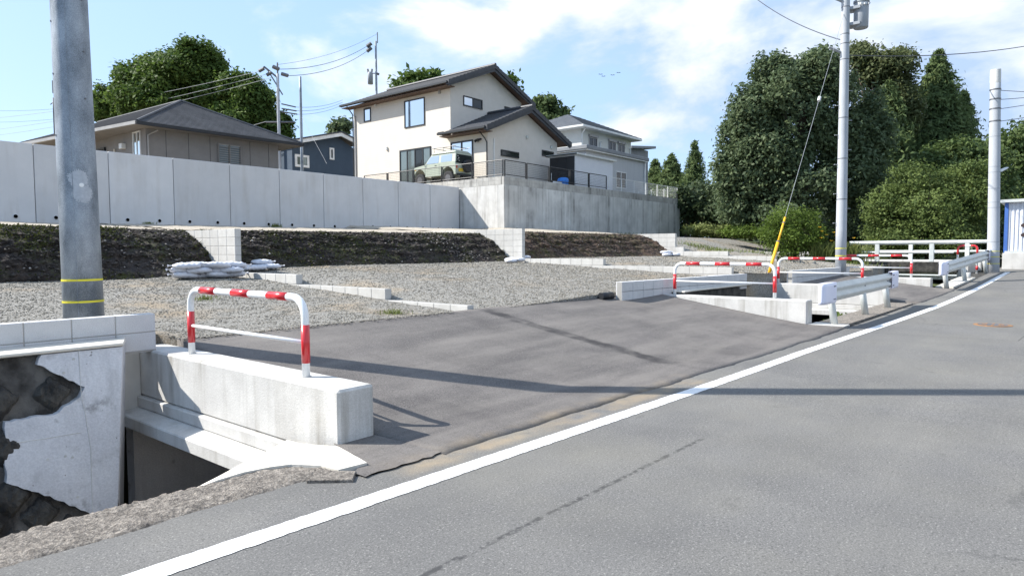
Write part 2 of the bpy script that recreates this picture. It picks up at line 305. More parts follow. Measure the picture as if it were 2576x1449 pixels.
# ------------------------------------------------------------------ mesh helpers
def link(name, me, mat, parent=None, loc=(0, 0, 0)):
    o = bpy.data.objects.new(name, me); C.objects.link(o)
    if mat is not None and not me.materials: me.materials.append(MT[mat] if isinstance(mat, str) else mat)
    o.location = loc
    if parent is not None: o.parent = parent
    return o
class MB:
    def __init__(s): s.v = []; s.f = []
    def add(s, vs, fs):
        n = len(s.v); s.v += [tuple(map(float, p)) for p in vs]; s.f += [tuple(i+n for i in q) for q in fs]; return s
    def box(s, x0, x1, y0, y1, z0, z1):
        x0, x1 = sorted((x0, x1)); y0, y1 = sorted((y0, y1)); z0, z1 = sorted((z0, z1))
        return s.add([(x0,y0,z0),(x1,y0,z0),(x1,y1,z0),(x0,y1,z0),(x0,y0,z1),(x1,y0,z1),(x1,y1,z1),(x0,y1,z1)],
                     [(3,2,1,0),(4,5,6,7),(0,1,5,4),(1,2,6,5),(2,3,7,6),(3,0,4,7)])
    def hexa(s, bot, top):
        return s.add(list(bot)+list(top), [(3,2,1,0),(4,5,6,7),(0,1,5,4),(1,2,6,5),(2,3,7,6),(3,0,4,7)])
    def prism(s, poly, axis, a, b):
        """poly: 2-D points; axis 'x': (y,z), 'y': (x,z), 'z': (x,y)"""
        n = len(poly)
        def P(p, t): return {'x': (t, p[0], p[1]), 'y': (p[0], t, p[1]), 'z': (p[0], p[1], t)}[axis]
        vs = [P(p, a) for p in poly]+[P(p, b) for p in poly]
        fs = [tuple(range(n))[::-1], tuple(range(n, 2*n))]+[(i, (i+1) % n, n+(i+1) % n, n+i) for i in range(n)]
        return s.add(vs, fs)
    def tube(s, pts, r, seg=10, caps=True):
        pts = [Vector(p) for p in pts]; rs = r if isinstance(r, (list, tuple)) else [r]*len(pts)
        t0 = (pts[1]-pts[0]).normalized(); ref = Vector((0, 0, 1)) if abs(t0.z) < .9 else Vector((1, 0, 0))
        nrm = t0.cross(ref).normalized(); rings = []; n0 = len(s.v); vs = []
        for i, p in enumerate(pts):
            t = ((pts[min(i+1, len(pts)-1)]-pts[max(i-1, 0)])).normalized()
            nrm = (nrm-t*nrm.dot(t)).normalized(); bn = t.cross(nrm)
            for k in range(seg):
                a = 2*math.pi*k/seg; vs.append(p+(nrm*math.cos(a)+bn*math.sin(a))*rs[i])
        fs = []
        for i in range(len(pts)-1):
            for k in range(seg):
                fs.append((i*seg+k, i*seg+(k+1) % seg, (i+1)*seg+(k+1) % seg, (i+1)*seg+k))
        if caps: fs += [tuple(range(seg))[::-1], tuple(range((len(pts)-1)*seg, len(pts)*seg))]
        return s.add(vs, fs)
    def build(s, name, mat, parent=None, smooth=False, bevel=0, seg=1):
        off = Vector(parent.get('_o', (0, 0, 0))) if parent is not None else Vector((0, 0, 0))
        me = bpy.data.meshes.new(name); me.from_pydata([(p[0]-off.x, p[1]-off.y, p[2]-off.z) for p in s.v], [], s.f); me.validate()
        bm = bmesh.new(); bm.from_mesh(me); bmesh.ops.recalc_face_normals(bm, faces=bm.faces)
        if bevel: bmesh.ops.bevel(bm, geom=list(bm.edges), offset=bevel, segments=seg, affect='EDGES', profile=.5)
        if smooth:
            for f in bm.faces: f.smooth = len(f.verts) <= 4
        bm.to_mesh(me); bm.free()
        return link(name, me, mat, parent)
def tag(o, label, cat, group=None):
    o['label'] = label; o['category'] = cat
    if group: o['group'] = group
    return o
def thing(name, label, cat, loc=(0, 0, 0), group=None):
    o = bpy.data.objects.new(name, None); C.objects.link(o); o.location = loc; o['_o'] = tuple(map(float, loc)); o.empty_display_size = .1
    return tag(o, label, cat, group)
def struct(o, kind='structure'): o['kind'] = kind; return o
def copy_tree(src, loc, label=None, group=None, rotz=0, scale=None):
    r = src.copy(); C.objects.link(r); r.location = loc; r.rotation_euler.z += rotz; r['_o'] = tuple(map(float, loc))
    if scale: r.scale = (scale,)*3
    if label: r['label'] = label
    if group: r['group'] = group
    for ch in list(src.children):
        c = ch.copy(); C.objects.link(c); c.parent = r
        for g in list(ch.children):
            d = g.copy(); C.objects.link(d); d.parent = c
    return r
def np_mesh(name, V, Fq, rnd=None, smooth=False):
    me = bpy.data.meshes.new(name); k = Fq.shape[1]
    me.vertices.add(len(V)); me.vertices.foreach_set('co', np.ascontiguousarray(V, dtype=np.float32).ravel())
    me.loops.add(Fq.size); me.loops.foreach_set('vertex_index', np.ascontiguousarray(Fq, dtype=np.int32).ravel())
    me.polygons.add(len(Fq)); me.polygons.foreach_set('loop_start', np.arange(0, Fq.size, k, dtype=np.int32))
    if smooth: me.polygons.foreach_set('use_smooth', np.ones(len(Fq), dtype=bool))
    me.update(calc_edges=True)
    if rnd is not None:
        a = me.attributes.new('rnd', 'FLOAT', 'FACE'); a.data.foreach_set('value', np.ascontiguousarray(rnd, dtype=np.float32))
    return me
def grid_mesh(name, X, Y, Z, smooth=True, skirt=0):
    """X,Y,Z arrays (nu,nv); skirt: depth of a vertical rim round the sheet"""
    if skirt:
        def pad(A, dz=0):
            A = np.concatenate([A[:1], A, A[-1:]], 0); return np.concatenate([A[:, :1], A, A[:, -1:]], 1)
        X, Y, Z = pad(X), pad(Y), pad(Z).copy(); Z[0] -= skirt; Z[-1] -= skirt; Z[1:-1, 0] -= skirt; Z[1:-1, -1] -= skirt
    nu, nv = X.shape; V = np.stack([X, Y, Z], -1).reshape(-1, 3)
    i = np.arange(nu-1)[:, None]*nv+np.arange(nv-1)[None, :]
    Fq = np.stack([i, i+nv, i+nv+1, i+1], -1).reshape(-1, 4)
    return np_mesh(name, V, Fq, smooth=smooth)
_p = rng.random((6, 3))*20
def wob(X, Y, f=1.0, Z=0):
    """cheap smooth noise about -1..1"""
    r = 0
    for k in range(6):
        a, b, c = _p[k]; s = f*(1.0+k*.55)
        r = r+np.sin(X*s*math.cos(a)+Y*s*math.sin(a)+b+1.7*np.sin(Y*s*.6*math.cos(c)+X*s*.5+Z*s+c))/(1+k*.5)
    return r/2.6
def white(shape): return rng.random(shape)*2-1

# ------------------------------------------------------------------ road profile
_rx = np.array([-60, 8, 13, 18, 23, 29, 35, 60, 120.]); _rz = np.array([0, 0, .07, .15, .3, .6, .85, 1.4, 2.])
def zr(X): return np.mean([np.interp(np.asarray(X, float)+d, _rx, _rz) for d in np.linspace(-2.5, 2.5, 11)], axis=0)
def yseam(X): return np.interp(X, [-60, 1, 2.1, 2.62, 2.7, 3.4, 6.3, 9.8, 12.7, 17.4, 20.8, 23, 29.6, 45, 120], [7.2, 3.83, 3.79, 3.74, 3.5, 3.48, 3.36, 3.13, 2.94, 2.72, 2.44, 2.3, 1.95, 1.1, -3])
def yline(X): return np.interp(X, [-60, 1.2, 10, 18.1, 30.2, 60, 120], [6.9, 3.31, 2.87, 2.24, 1.5, -.4, -4])
def yfront(X): return np.interp(X, [-40, 2.4, 3.38, 3.42, 12.3, 13.4, 17.5, 19, 23.8, 28, 60], [8.15, 8.15, 8.15, 7.68, 7.05, 6.75, 6.5, 6.0, 5.5, 5.3, 5.2])
xr = np.concatenate([np.linspace(-60, -2, 12), np.arange(-1.6, 40, .4), np.linspace(42, 120, 20)])
tv = np.concatenate([[0], np.linspace(.1, 1, 8)])
X2 = np.repeat(xr[:, None], len(tv), 1); ye = yseam(xr)+.02
Y2 = ye[:, None]*(1-tv)+(-14)*tv
road = struct(link('road', grid_mesh('road', X2, Y2, np.repeat(zr(xr)[:, None], len(tv), 1)), 'road'))
# white edge line (a sheet with worn, slightly ragged edges)
xl = np.concatenate([np.arange(-12, 30.3, .04)]); w = .155
lx = np.stack([xl, xl, xl], 1); cyl = yline(xl)[:, None]
jag = white((len(xl), 1))*.004
ly = np.concatenate([cyl+jag, cyl-w/2, cyl-w+white((len(xl), 1))*.005], 1)
lz = np.repeat((zr(xl)+.004)[:, None], 3, 1)
wl = link('painted_edge_line', grid_mesh('painted_edge_line', lx, ly, lz), 'line', road); wl['label'] = 'worn white edge line painted along the road'

# far ground on all sides
gm = MB(); gm.box(-700, 900, -700, 900, -2.6, -2.2); struct(gm.build('ground', 'hill'))
v = MB(); v.add([(-300, -300, -.12), (500, -300, -.12), (500, -13.8, -.12), (-300, -13.8, -.12)], [(0, 1, 2, 3)]); struct(v.build('verge', 'grass'))

# ------------------------------------------------------------------ driveways
def driveway(x0, x1, zf0, zf1, name, flat=.75):
    xs = np.arange(x0, x1+.01, .1); t = np.linspace(0, 1, 40); X = np.repeat(xs[:, None], 40, 1)
    a = yseam(xs); b = yfront(xs)+.04; Y = a[:, None]*(1-t)+b[:, None]*t
    Y[:, 0] += wob(xs, xs*0, 3.0)*.035+white(len(xs))*.012
    zf = np.interp(xs, [x0, x1], [zf0, zf1])
    u = np.clip((Y-a[:, None]-flat)/((b-a)[:, None]-flat), 0, 1); u = u*.9+.1*u*u
    Z = zr(xs)[:, None]+.006+(t > 0)*.010+(zf-zr(xs))[:, None]*u+wob(X, Y, 1.0)*.005
    return struct(link(name, grid_mesh(name, X, Y, Z, skirt=.25), 'drive'))
d1 = driveway(3.415, 13.24, .5, .56, 'driveway')
d2 = driveway(19.06, 23.44, .60, .70, 'driveway', .4)
# asphalt tongue in front of the first parapet end
xs = np.linspace(2.72, 3.42, 12); t = np.linspace(0, 1, 6); X = np.repeat(xs[:, None], 6, 1)
a = yseam(xs); b = np.interp(xs, [2.72, 2.95, 3.06, 3.42], [3.62, 3.80, 4.4, 4.4])
Y = a[:, None]*(1-t)+b[:, None]*t; Y[:, 0] += white(12)*.02
tg = link('driveway_tongue', grid_mesh('driveway_tongue', X, Y, np.full_like(X, .012)+wob(X, Y, 4)*.003), 'drive', d1)

# ------------------------------------------------------------------ gravel lots, soil banks, terrace
def lotz(X, Y):
    X = np.asarray(X, float); Y = np.asarray(Y, float)
    l1 = np.interp(Y, [7.0, 7.7, 9.5, 12.4, 15.2], [.50, .505, .60, .80, .96])
    a2 = np.interp(Y, [7.0, 7.4, 9.5, 12.4, 15.6], [.50, .52, .74, .93, 1.08]); b2 = np.interp(Y, [6.4, 7.4, 9.7, 13, 15.5], [.74, .80, .92, 1.08, 1.18])
    k = np.clip((X-8)/9.4, 0, 1); l2 = a2*(1-k)+b2*k
    a3 = np.interp(Y, [5.0, 6.7, 10.7, 14.5], [.72, .93, 1.10, 1.21]); b3 = np.interp(Y, [5.0, 8.7, 10.7, 13.5], [.72, 1.02, 1.14, 1.25])
    k3 = np.clip((X-17.5)/9.9, 0, 1); l3 = a3*(1-k3)+b3*k3
    l4 = np.interp(Y, [5.2, 8.0, 10.7, 12.5, 15.5, 18, 24], [.85, 1.12, 1.33, 1.48, 2.15, 2.3, 2.45])
    z = np.where(X < 7.97, l1, np.where(X < 17.47, l2, np.where(X < 27.47, l3, l4)))
    z = z+wob(X, Y, 1.4)*.018
    # where a stepped wall bounds a lot, the gravel behind it stays just below the course tops
    for xw, ys_, zs_ in ((8.05, [7.4, 9.35, 9.6, 12.2, 12.5, 14.7, 14.9], [.575, .60, .70, .79, .90, 1.0, 1.9]), (17.55, [6.7, 10.5, 10.9, 13.7, 13.9], [.95, 1.02, 1.12, 1.22, 2.1]), (27.55, [8.7, 10.6, 11, 12.6, 12.9, 13.0, 13.2], [1.12, 1.22, 1.34, 1.43, 1.5, 1.6, 2.2])):
        cap_ = np.interp(Y, ys_, zs_); k_ = np.clip((X-xw)/.9, 0, 1); k_ = k_*k_*(3-2*k_)
        z = np.where((X >= xw-.06) & (X < xw+.9), np.minimum(z, cap_)*(1-k_)+z*k_, z)
    return z
def bankbase(X):   # foot of the bank
    return np.interp(X, [-40, 6.4, 7.9, 7.98, 10, 15.5, 17.4, 17.6, 25, 27.4], [15.1, 15.1, 15.75, 15.6, 15.5, 14.9, 14.35, 14.6, 14.1, 13.1])
def banktop(X):
    return np.interp(X, [-40, 5.6, 7.9, 7.98, 14.5, 17.4, 17.6, 24, 27.4], [16.5, 16.6, 17.6, 16.8, 16.6, 16.1, 16.2, 15.9, 15.3])
def bankh(X): return np.interp(X, [-40, 7.9, 7.98, 17.4, 17.6, 27.4], [2.06, 2.03, 2.04, 2.10, 2.22, 2.22])
LOTS = [(-30, 7.905, 'gravel_lot'), (8.04, 17.405, 'gravel_lot'), (17.54, 27.405, 'gravel_lot')]
for x0, x1, nm in LOTS:
    xs = np.linspace(x0, x1, int((x1-x0)/.12)+2); t = np.linspace(0, 1, 70); X = np.repeat(xs[:, None], 70, 1)
    Y = (yfront(xs)-.03)[:, None]*(1-t)+(bankbase(xs)+.25)[:, None]*t
    Z = lotz(X, Y)+white(X.shape)*.006
    struct(link(nm, grid_mesh(nm, X, Y, Z, skirt=.75), 'gravel'))
xs = np.linspace(27.54, 40.5, 130); t = np.linspace(0, 1, 80); X = np.repeat(xs[:, None], 80, 1)
Y = yfront(xs)[:, None]*(1-t)+24*t
struct(link('gravel_lot', grid_mesh('gravel_lot', X, Y, lotz(X, Y)+white(X.shape)*.01, skirt=.75), 'gravel'))
def bank(x0, x1, mat):
    xs = np.linspace(x0, x1, int((x1-x0)/.05)+2); t = np.linspace(0, 1, 64); X = np.repeat(xs[:, None], 64, 1)
    yb = bankbase(xs)-.12+wob(xs, xs*0, 2.2)*.14; yt = banktop(xs)+wob(xs, xs*0+3, 1.7)*.12
    Y = yb[:, None]*(1-t)+yt[:, None]*t
    zb = lotz(xs, yb)-.03; zt = bankh(xs)+.02
    s = t**.8; s = s*(1+.25*np.sin(math.pi*t))/1.0; s = np.clip(s, 0, 1.0)
    s = np.where(t > .9, 1-(1-t)*.25*1.2, np.minimum(s, .97))
    Z = zb[:, None]*(1-s)+zt[:, None]*s
    env = np.sin(math.pi*np.clip(t*1.02, 0, 1))**.5
    ns = wob(X*.7, Z*.8, 1.3, 1)*.14+wob(X*2.2, Z*3.4, 1.6, 0)*.09+wob(X*5, Z*9, 2.1, 2)*.055+white(X.shape)*.045+np.sin(Z*31+wob(X, Z, 2)*3)*.025
    Y = Y-ns*env; Z = Z+white(X.shape)*.02*env
    o = struct(link('soil_bank', grid_mesh('soil_bank', X, Y, Z, smooth=False), mat))
    return xs, t, X, Y, Z
BANKS = [bank(-30, 7.905, 'soil'), bank(8.04, 17.405, 'soil'), bank(17.54, 27.405, 'soil_red')]
for x0, x1 in ((-30, 7.95), (7.95, 17.45), (17.45, 27.45)):
    xs = np.linspace(x0+.02, x1-.02, int((x1-x0)/.25)+2); t = np.linspace(0, 1, 24); X = np.repeat(xs[:, None], 24, 1)
    yt = banktop(xs)+wob(xs, xs*0+3, 1.7)*.12-.1
    Y = yt[:, None]*(1-t)+np.where(xs > 24.4, 20.75, 23.7)[:, None]*t
    Z = bankh(xs)[:, None]*(1-t)+(bankh(xs)+np.interp(xs, [0, 24], [.36, .40]))[:, None]*t+wob(X, Y, 2)*.02+white(X.shape)*.012
    struct(link('terrace', grid_mesh('terrace', X, Y, Z), 'terrace'))
# land behind the retaining walls, and the wooded land beyond the lots
ug = MB(); ug.add([(-300, 23.72, 4.42), (24.62, 23.72, 4.42), (24.62, 400, 4.42), (-300, 400, 4.42)], [(0, 1, 2, 3)])
struct(ug.build('upper_ground', 'dirt'))
ug = MB(); ug.add([(24.64, 20.8, 4.99), (43.5, 20.8, 4.99), (43.5, 26, 4.99), (60, 40, 4.99), (60, 400, 4.99), (24.64, 400, 4.99)], [(0, 1, 2, 3, 4, 5)])
struct(ug.build('upper_ground', 'dirt'))
xs = np.linspace(29, 320, 120); ys = np.linspace(3.2, 260, 100); X, Y = np.meshgrid(xs, ys, indexing='ij')
Z = np.interp(Y, [3, 6, 9, 14, 20, 60, 260], [.72, .95, 1.15, 1.9, 2.2, 2.6, 3])+np.interp(X, [29, 60, 300], [0, .5, 2])+wob(X, Y, .4)*.15-.12
Z = Z-.45*((X < 41) & (Y < 23)); struct(link('field', grid_mesh('field', X, Y, Z), 'grass'))

# ------------------------------------------------------------------ ditch beside the road
def yedge(X): return np.interp(X, [-60, 1, 2.4, 8, 14, 18, 23.8, 31], [7.7, 4.25, 4.22, 3.85, 3.5, 3.25, 2.85, 2.5])
bed = MB(); bed.add([(-30, 2.2, -1.7), (32, 2.2, -1.7), (32, 8.6, -1.7), (-30, 8.6, -1.7)], [(0, 1, 2, 3)])
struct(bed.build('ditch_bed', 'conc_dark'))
dw = MB(); xs = list(np.arange(-20, 31, .5))
for i in range(len(xs)-1):
    a, b = xs[i], xs[i+1]; ya, yb = float(yedge(a)), float(yedge(b)); za, zb = float(zr(a))-.03, float(zr(b))-.03
    n = len(dw.v)
    dw.add([(a, ya, -1.72), (a, ya-.02, za), (a, ya-.55, za), (b, yb, -1.72), (b, yb-.02, zb), (b, yb-.55, zb)], [(0, 3, 4, 1), (1, 4, 5, 2)])
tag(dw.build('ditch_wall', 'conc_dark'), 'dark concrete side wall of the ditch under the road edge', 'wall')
# rough broken lip along the road edge
xs = np.arange(-8, 2.66, .022); t = np.linspace(0, 1, 22); X = np.repeat(xs[:, None], 22, 1)
yo = np.interp(xs, [-60, 1, 2.1, 2.4, 2.66], [7.2, 3.81, 3.78, 3.76, 3.74])+wob(xs, xs*0, 5)*.02; yi = yedge(xs)+wob(xs, xs*0+9, 4)*.02+white(len(xs))*.008
yi = np.where(xs > 1.9, np.interp(xs, [1.9, 2.3, 2.5, 2.60, 2.66], [4.2, 4.25, 4.16, 4.06, 3.93])+white(len(xs))*.008, yi)
Y = yo[:, None]*(1-t)+yi[:, None]*t
Z = .002+.014*np.clip(t*5, 0, 1)+wob(X*9, Y*9, 1.5)*.005+white(X.shape)*.005
Z[:, 0] = -.01; Z[:, -1] = -.22; Z[:, -2] = .01+white(len(xs))*.012; Y[:, -1] = Y[:, -2]+.012
tag(link('ditch_lip', grid_mesh('ditch_lip', X, Y, Z, smooth=False), 'lip'), 'rough crumbling concrete lip between the road and the open ditch', 'kerb')
# small pale mortar patch by the crack and the sloping cream mortar apron
mpatch = MB(); pts = [(2.42, 3.72), (2.60, 3.82), (2.74, 3.62), (2.62, 3.50)]
mpatch.prism(pts, 'z', -.02, .022); tag(mpatch.build('mortar_patch', 'lip', bevel=.004), 'small square mortar patch at the cracked asphalt edge', 'patch')
V, Fq = [], []
AO = [(495, 1227), (547, 1207), (613, 1187), (680, 1174), (732, 1167), (808, 1171), (851, 1181), (923, 1163)]       # outer edge on the road lip
AI = [(495, 1226, -.02), (547, 1202, -.05), (613, 1164, -.10), (650, 1145, -.11), (690, 1124, -.10), (722, 1106, -.06), (760, 1116, 0), (850, 1122, .02)]
ax = [tuple(onz(o[0], o[1], .03 if k else 0))+tuple(onz(*q)) for k, (o, q) in enumerate(zip(AO, AI))]
apr = MB()
for i in range(len(ax)-1):
    a, b = ax[i], ax[i+1]; N_ = 6
    for k in range(N_):
        def L_(q, s):
            e = s**1.7; return (q[0]*(1-s)+q[3]*s, q[1]*(1-s)+q[4]*s, q[2]*(1-e)+q[5]*e)
        apr.add([L_(a, k/N_), L_(b, k/N_), L_(b, (k+1)/N_), L_(a, (k+1)/N_)], [(0, 1, 2, 3)])
for i in range(len(ax)-1):
    a, b = ax[i], ax[i+1]
    if i < 6: apr.add([a[3:], b[3:], (b[3], b[4]-.05, -1.7), (a[3], a[4]-.05, -1.7)], [(0, 1, 2, 3)])
    apr.add([a[:3], b[:3], (b[0], b[1], -.1), (a[0], a[1], -.1)], [(0, 1, 2, 3)])
ao = apr.build('mortar_apron', 'cream', smooth=True); tag(ao, 'cream mortar apron sloping from the road edge into the ditch mouth', 'apron')

# ------------------------------------------------------------------ culvert parapets
def parapet(x0, x1, y0, y1, ztop, zb, label, ledge=None, cham=.02):
    r = thing('culvert_parapet', label, 'parapet', ((x0+x1)/2, (y0+y1)/2, zb))
    b = MB(); b.box(x0, x1, y0, y1, zb, ztop); b.build('parapet_body', 'conc', r, bevel=cham)
    if ledge:
        zl, zbm, out = ledge
        b = MB(); b.box(x0-.045, x1, y0+.05, y1-.1, zl+.002, zb-.002); b.build('haunch', 'conc', r, bevel=.01)
        b = MB(); b.prism([(x0-.045-out, zl-.03), (x0-.045-out, zbm), (x1, zbm), (x1, zl), (x0-.06, zl)], 'y', y0+.08, y1-.12); b.build('beam', 'conc', r, bevel=.01)
    return r
p1 = parapet(3.06, 3.41, 4.25, 8.1, .43, -.10, 'thick concrete parapet carrying a red banded barrier above the open culvert mouth', (-.225, -.385, .20))
p2 = parapet(13.26, 13.61, 3.66, 7.3, .535, -.35, 'concrete parapet beside the black drain pipe, its end facing the guardrail')
p3 = parapet(18.7, 19.05, 3.28, 6.7, .585, .08, 'concrete parapet seen behind the first guardrail with a ledge below', (-.04, -.2, .16))
p4 = parapet(23.45, 23.8, 2.95, 5.9, .63, -.2, 'concrete parapet with a low end next to the second guardrail')
def culvert(x0, x1, ya, yb, zt, label):
    r = thing('box_culvert', label, 'culvert', (x0, ya, -1.69))
    b = MB(); b.box(x0, x1, yb, yb+.2, -1.69, zt); b.build('side_wall', 'conc_wing', r)
    b = MB(); b.box(x0, x1, ya-.2, ya, -1.69, zt); b.build('side_wall', 'conc_wing', r)
    b = MB(); b.box(x0, x1, ya-.2, yb+.2, zt+.002, zt+.12); b.build('top_slab', 'conc_wing', r)
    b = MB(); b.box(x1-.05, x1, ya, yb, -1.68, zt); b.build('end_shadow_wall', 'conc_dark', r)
m = MB(); m.box(2.3, 3.055, 7.90, 8.10, -.39, .5); tag(m.build('head_wall', 'conc_old'), 'short concrete head wall in the gap beside the wing wall', 'wall')
culvert(2.98, 12.9, 4.32, 7.95, -.40, 'dark box culvert passing under the first driveway')
culvert(18.75, 23.2, 3.3, 6.5, -.22, 'dark box culvert passing under the second driveway')

# wing wall beside the first culvert: pale concrete cast against old dark masonry
def wy(z): return 7.14+(z-.58)*.28
def wpt(px, py):           # pixel to a point of the battered wall face
    r = _ray(px, py); k = (wy(CAM_H))/(r[1]-.28*r[2]); p = r*k; p[2] += CAM_H; return p
ww = thing('wing_wall', 'pale stained concrete wing wall left of the culvert mouth', 'wall', (2.0, 7.14, -1.69))
outl = [(104, 893), (94, 918), (214, 973), (200, 1000), (139, 1043), (13, 1062), (16, 1215), (97, 1238), (285, 1312), (300, 1340), (296, 1277), (308, 872)]
o2 = []
for q in range(8):
    (xa_, ya_), (xb_, yb_) = outl[q], outl[q+1]; K = max(2, int(math.hypot(xb_-xa_, yb_-ya_)/14))
    for e in range(K): o2.append((xa_+(xb_-xa_)*e/K+(random.uniform(-3.5, 3.5) if e else 0), ya_+(yb_-ya_)*e/K+(random.uniform(-3.5, 3.5) if e else 0)))
outl = o2+outl[8:]
P3 = [wpt(*p) for p in outl]; P3[-3] = np.array([P3[-3][0], wy(-1.3), -1.3]); P3[-4] = np.array([P3[-4][0]-.02, wy(-1.3), -1.3])
n = len(P3); m = MB(); m.add([tuple(p) for p in P3]+[(p[0], p[1]+.30, p[2]) for p in P3], [tuple(range(n)), tuple(range(n, 2*n))[::-1]]+[(i, n+i, n+(i+1) % n, (i+1) % n) for i in range(n)])
m.build('panel', 'conc_wing', ww)
for pts in ([(197, 880), (205, 1000), (214, 1040), (228, 1130), (232, 1290)], [(40, 1060+53), (110, 1103), (205, 1087)]):
    q = [wpt(*p) for p in pts]; j_ = MB(); j_.tube([(p[0], p[1]-.001, p[2]) for p in q], .0035, 5); j_.build('cast_joint', 'conc_old', ww)
for px, py in ((185, 903), (160, 937), (182, 1150), (164, 1147), (195, 1250), (120, 1155)):
    p = wpt(px, py); j_ = MB(); j_.tube([(p[0], p[1]-.003, p[2]), (p[0], p[1]+.004, p[2]-.001)], .012, 10); j_.build('tie_hole', 'conc_old', ww)
tr_, br_ = wpt(308, 872), wpt(296, 1277)
m = MB(); m.hexa([(br_[0]-.2, br_[1]+.004, -1.69), (br_[0]-.03, br_[1]-.004, -1.69), (br_[0]+.30, br_[1]+.75, -1.69), (br_[0]-.1, br_[1]+.75, -1.69)],
                 [(tr_[0]-.3, tr_[1]+.004, tr_[2]-.004), (tr_[0]+.0, tr_[1]-.004, tr_[2]-.004), (tr_[0]+.20, tr_[1]+.46, tr_[2]-.004), (tr_[0]-.3, tr_[1]+.46, tr_[2]-.004)])
m.build('end_return', 'conc_wing', ww, bevel=.006)
m = MB(); m.prism([(-9, 7.125), (tr_[0]+.01, 7.125), (tr_[0]+.19, 7.56), (-9, 7.9)], 'z', .575, .605); m.build('cap_slab', 'cream', ww, bevel=.008)
# dark old diamond masonry behind the pale panel
om = thing('stone_masonry_wall', 'old blackened diamond block masonry of the ditch side', 'wall', (-2, 7.3, -1.69))
m = MB(); m.add([(-9, wy(-1.69)+.07, -1.69), (2.4, wy(-1.69)+.07, -1.69), (2.4, wy(.56)+.07, .56), (-9, wy(.56)+.07, .56)], [(0, 1, 2, 3)]); m.build('backing', mk('stained_mortar', (.10, .095, .088), (.025, .023, .021), 3.5, .95, .8, 30, streak=.6, streak_col=(.26, .25, .23), contrast=(.4, .6)), om)
DMS = []; DC = wpt(135, 992)
for q in range(4):                                     # rough split faces, four shapes
    h = .192; K = 9; dia = MB(); rr_ = np.random.default_rng(40+q); vs = []
    for a in range(K):
        for b_ in range(K):
            u, w_ = a/(K-1)*2-1, b_/(K-1)*2-1; ed = (1-abs(u)**4)*(1-abs(w_)**4)
            vs.append(((u-w_)*h/2+rr_.normal()*.006, -.05*ed**.6-rr_.random()*.022*ed+.02*(1-ed), (u+w_)*h/2+rr_.normal()*.006))
    dia.add(vs, [(a*K+b_, (a+1)*K+b_, (a+1)*K+b_+1, a*K+b_+1) for a in range(K-1) for b_ in range(K-1)])
    ob = dia.build('masonry_block', 'conc_dark', None); DMS.append(ob.data); bpy.data.objects.remove(ob)
dm = None
for j in range(-4, 3):
    for i in range(-9, 12):
        for o_ in (0, 1):
            cx_, cz_ = i*.40+o_*.2+DC[0], j*.40+o_*.2+DC[2]
            if not (-2.2 < cx_ < 2.1 and -1.4 < cz_ < .38): continue
            ins = False                                  # leave out blocks hidden behind the pale panel
            for q in range(n):
                (xa, za), (xb, zb_) = (P3[q][0], P3[q][2]), (P3[(q+1) % n][0], P3[(q+1) % n][2])
                if (za > cz_) != (zb_ > cz_) and cx_ < (xb-xa)*(cz_-za)/(zb_-za)+xa: ins = not ins
            if ins: continue
            ob = link('masonry_block', DMS[(i+3*j+o_) % 4], None, om, Vector((cx_, wy(cz_)+.058+random.uniform(-.01, .012), cz_))-om.location)
            ob.rotation_euler = (math.atan(-.28), random.uniform(-.06, .06), 0); ob.scale = (.92, 1, .92)
# ditch gap between the two driveways: dark far wall with pale cap and end panel
gw = thing('ditch_back_wall', 'dark weathered wall across the ditch behind the first guardrail', 'wall', (16, 6.5, -1.69))
m = MB(); m.box(13.62, 18.1, 6.42, 6.70, -1.69, .56); m.build('dark_face', 'conc_dark', gw, bevel=.02)
m = MB(); m.prism([(13.62, 6.30), (14.3, 6.36), (18.3, 6.34), (18.3, 6.62), (13.62, 6.9)], 'z', .563, .60); m.build('cap', 'cream', gw, bevel=.01)
m = MB(); m.box(18.103, 18.68, 6.38, 6.9, -1.69, .563); m.build('end_panel', 'conc_wing', gw, bevel=.015)

# ------------------------------------------------------------------ concrete block walls
BM = {}
def block_mesh(lx, ly, lz, mat):
    k = (lx, ly, lz, mat)
    if k not in BM:
        b = MB(); b.box(-lx/2, lx/2, -ly/2, ly/2, -lz/2, lz/2)
        o = b.build('block', mat, None, bevel=.005); BM[k] = o.data; bpy.data.objects.remove(o)
    return BM[k]
def block_run(root, x, y0, y1, ztop, mat='block', t=.15, h=.204, L=.4, along='y', rot=0.0, n=None, from_end=0):
    """one course of 0.4 m blocks with 1 cm joints, from y0 (or x0) on"""
    n = n or max(1, int(round((y1-y0)/L)))
    me = block_mesh(t if along == 'y' else L-.009, L-.009 if along == 'y' else t, h-.009, mat)
    for i in range(n):
        c = y0+(i+.5)*L
        if along == 'y': p = Vector((x+t/2, c, ztop-h/2))
        else: p = Vector((y0+(i+.5)*L*math.cos(rot), x+(i+.5)*L*math.sin(rot), ztop-h/2))
        o = link('block', me, None, root, p-root.location)
        if rot: o.rotation_euler.z = rot
def mortar_core(root, boxes, t=.006):
    m = MB()
    for (x0, x1, y0, y1, z0, z1) in boxes: m.box(x0+t, x1-t, y0+t, y1-t, z0, z1-t*.6)
    m.build('mortar_core', 'mortar', root)
h = .204
bw1 = thing('block_wall', 'stepped block wall with three low steps running down to the driveway edge', 'wall', (7.9, 12, .3))
tops = [.61+h*k for k in range(8)]
fr = [7.43, 9.49, 12.35, 14.84, 14.84, 14.84, 14.84, 14.84]; bk = [10.7, 13.6, 16.0, 17.7, 18, 18, 18, 18]
for k in range(8): block_run(bw1, 7.9, fr[k], bk[k], tops[k])
mortar_core(bw1, [(7.9, 8.05, fr[k], 18.4, tops[k]-h-.001*k, tops[k]-.0005*k) for k in range(8)])
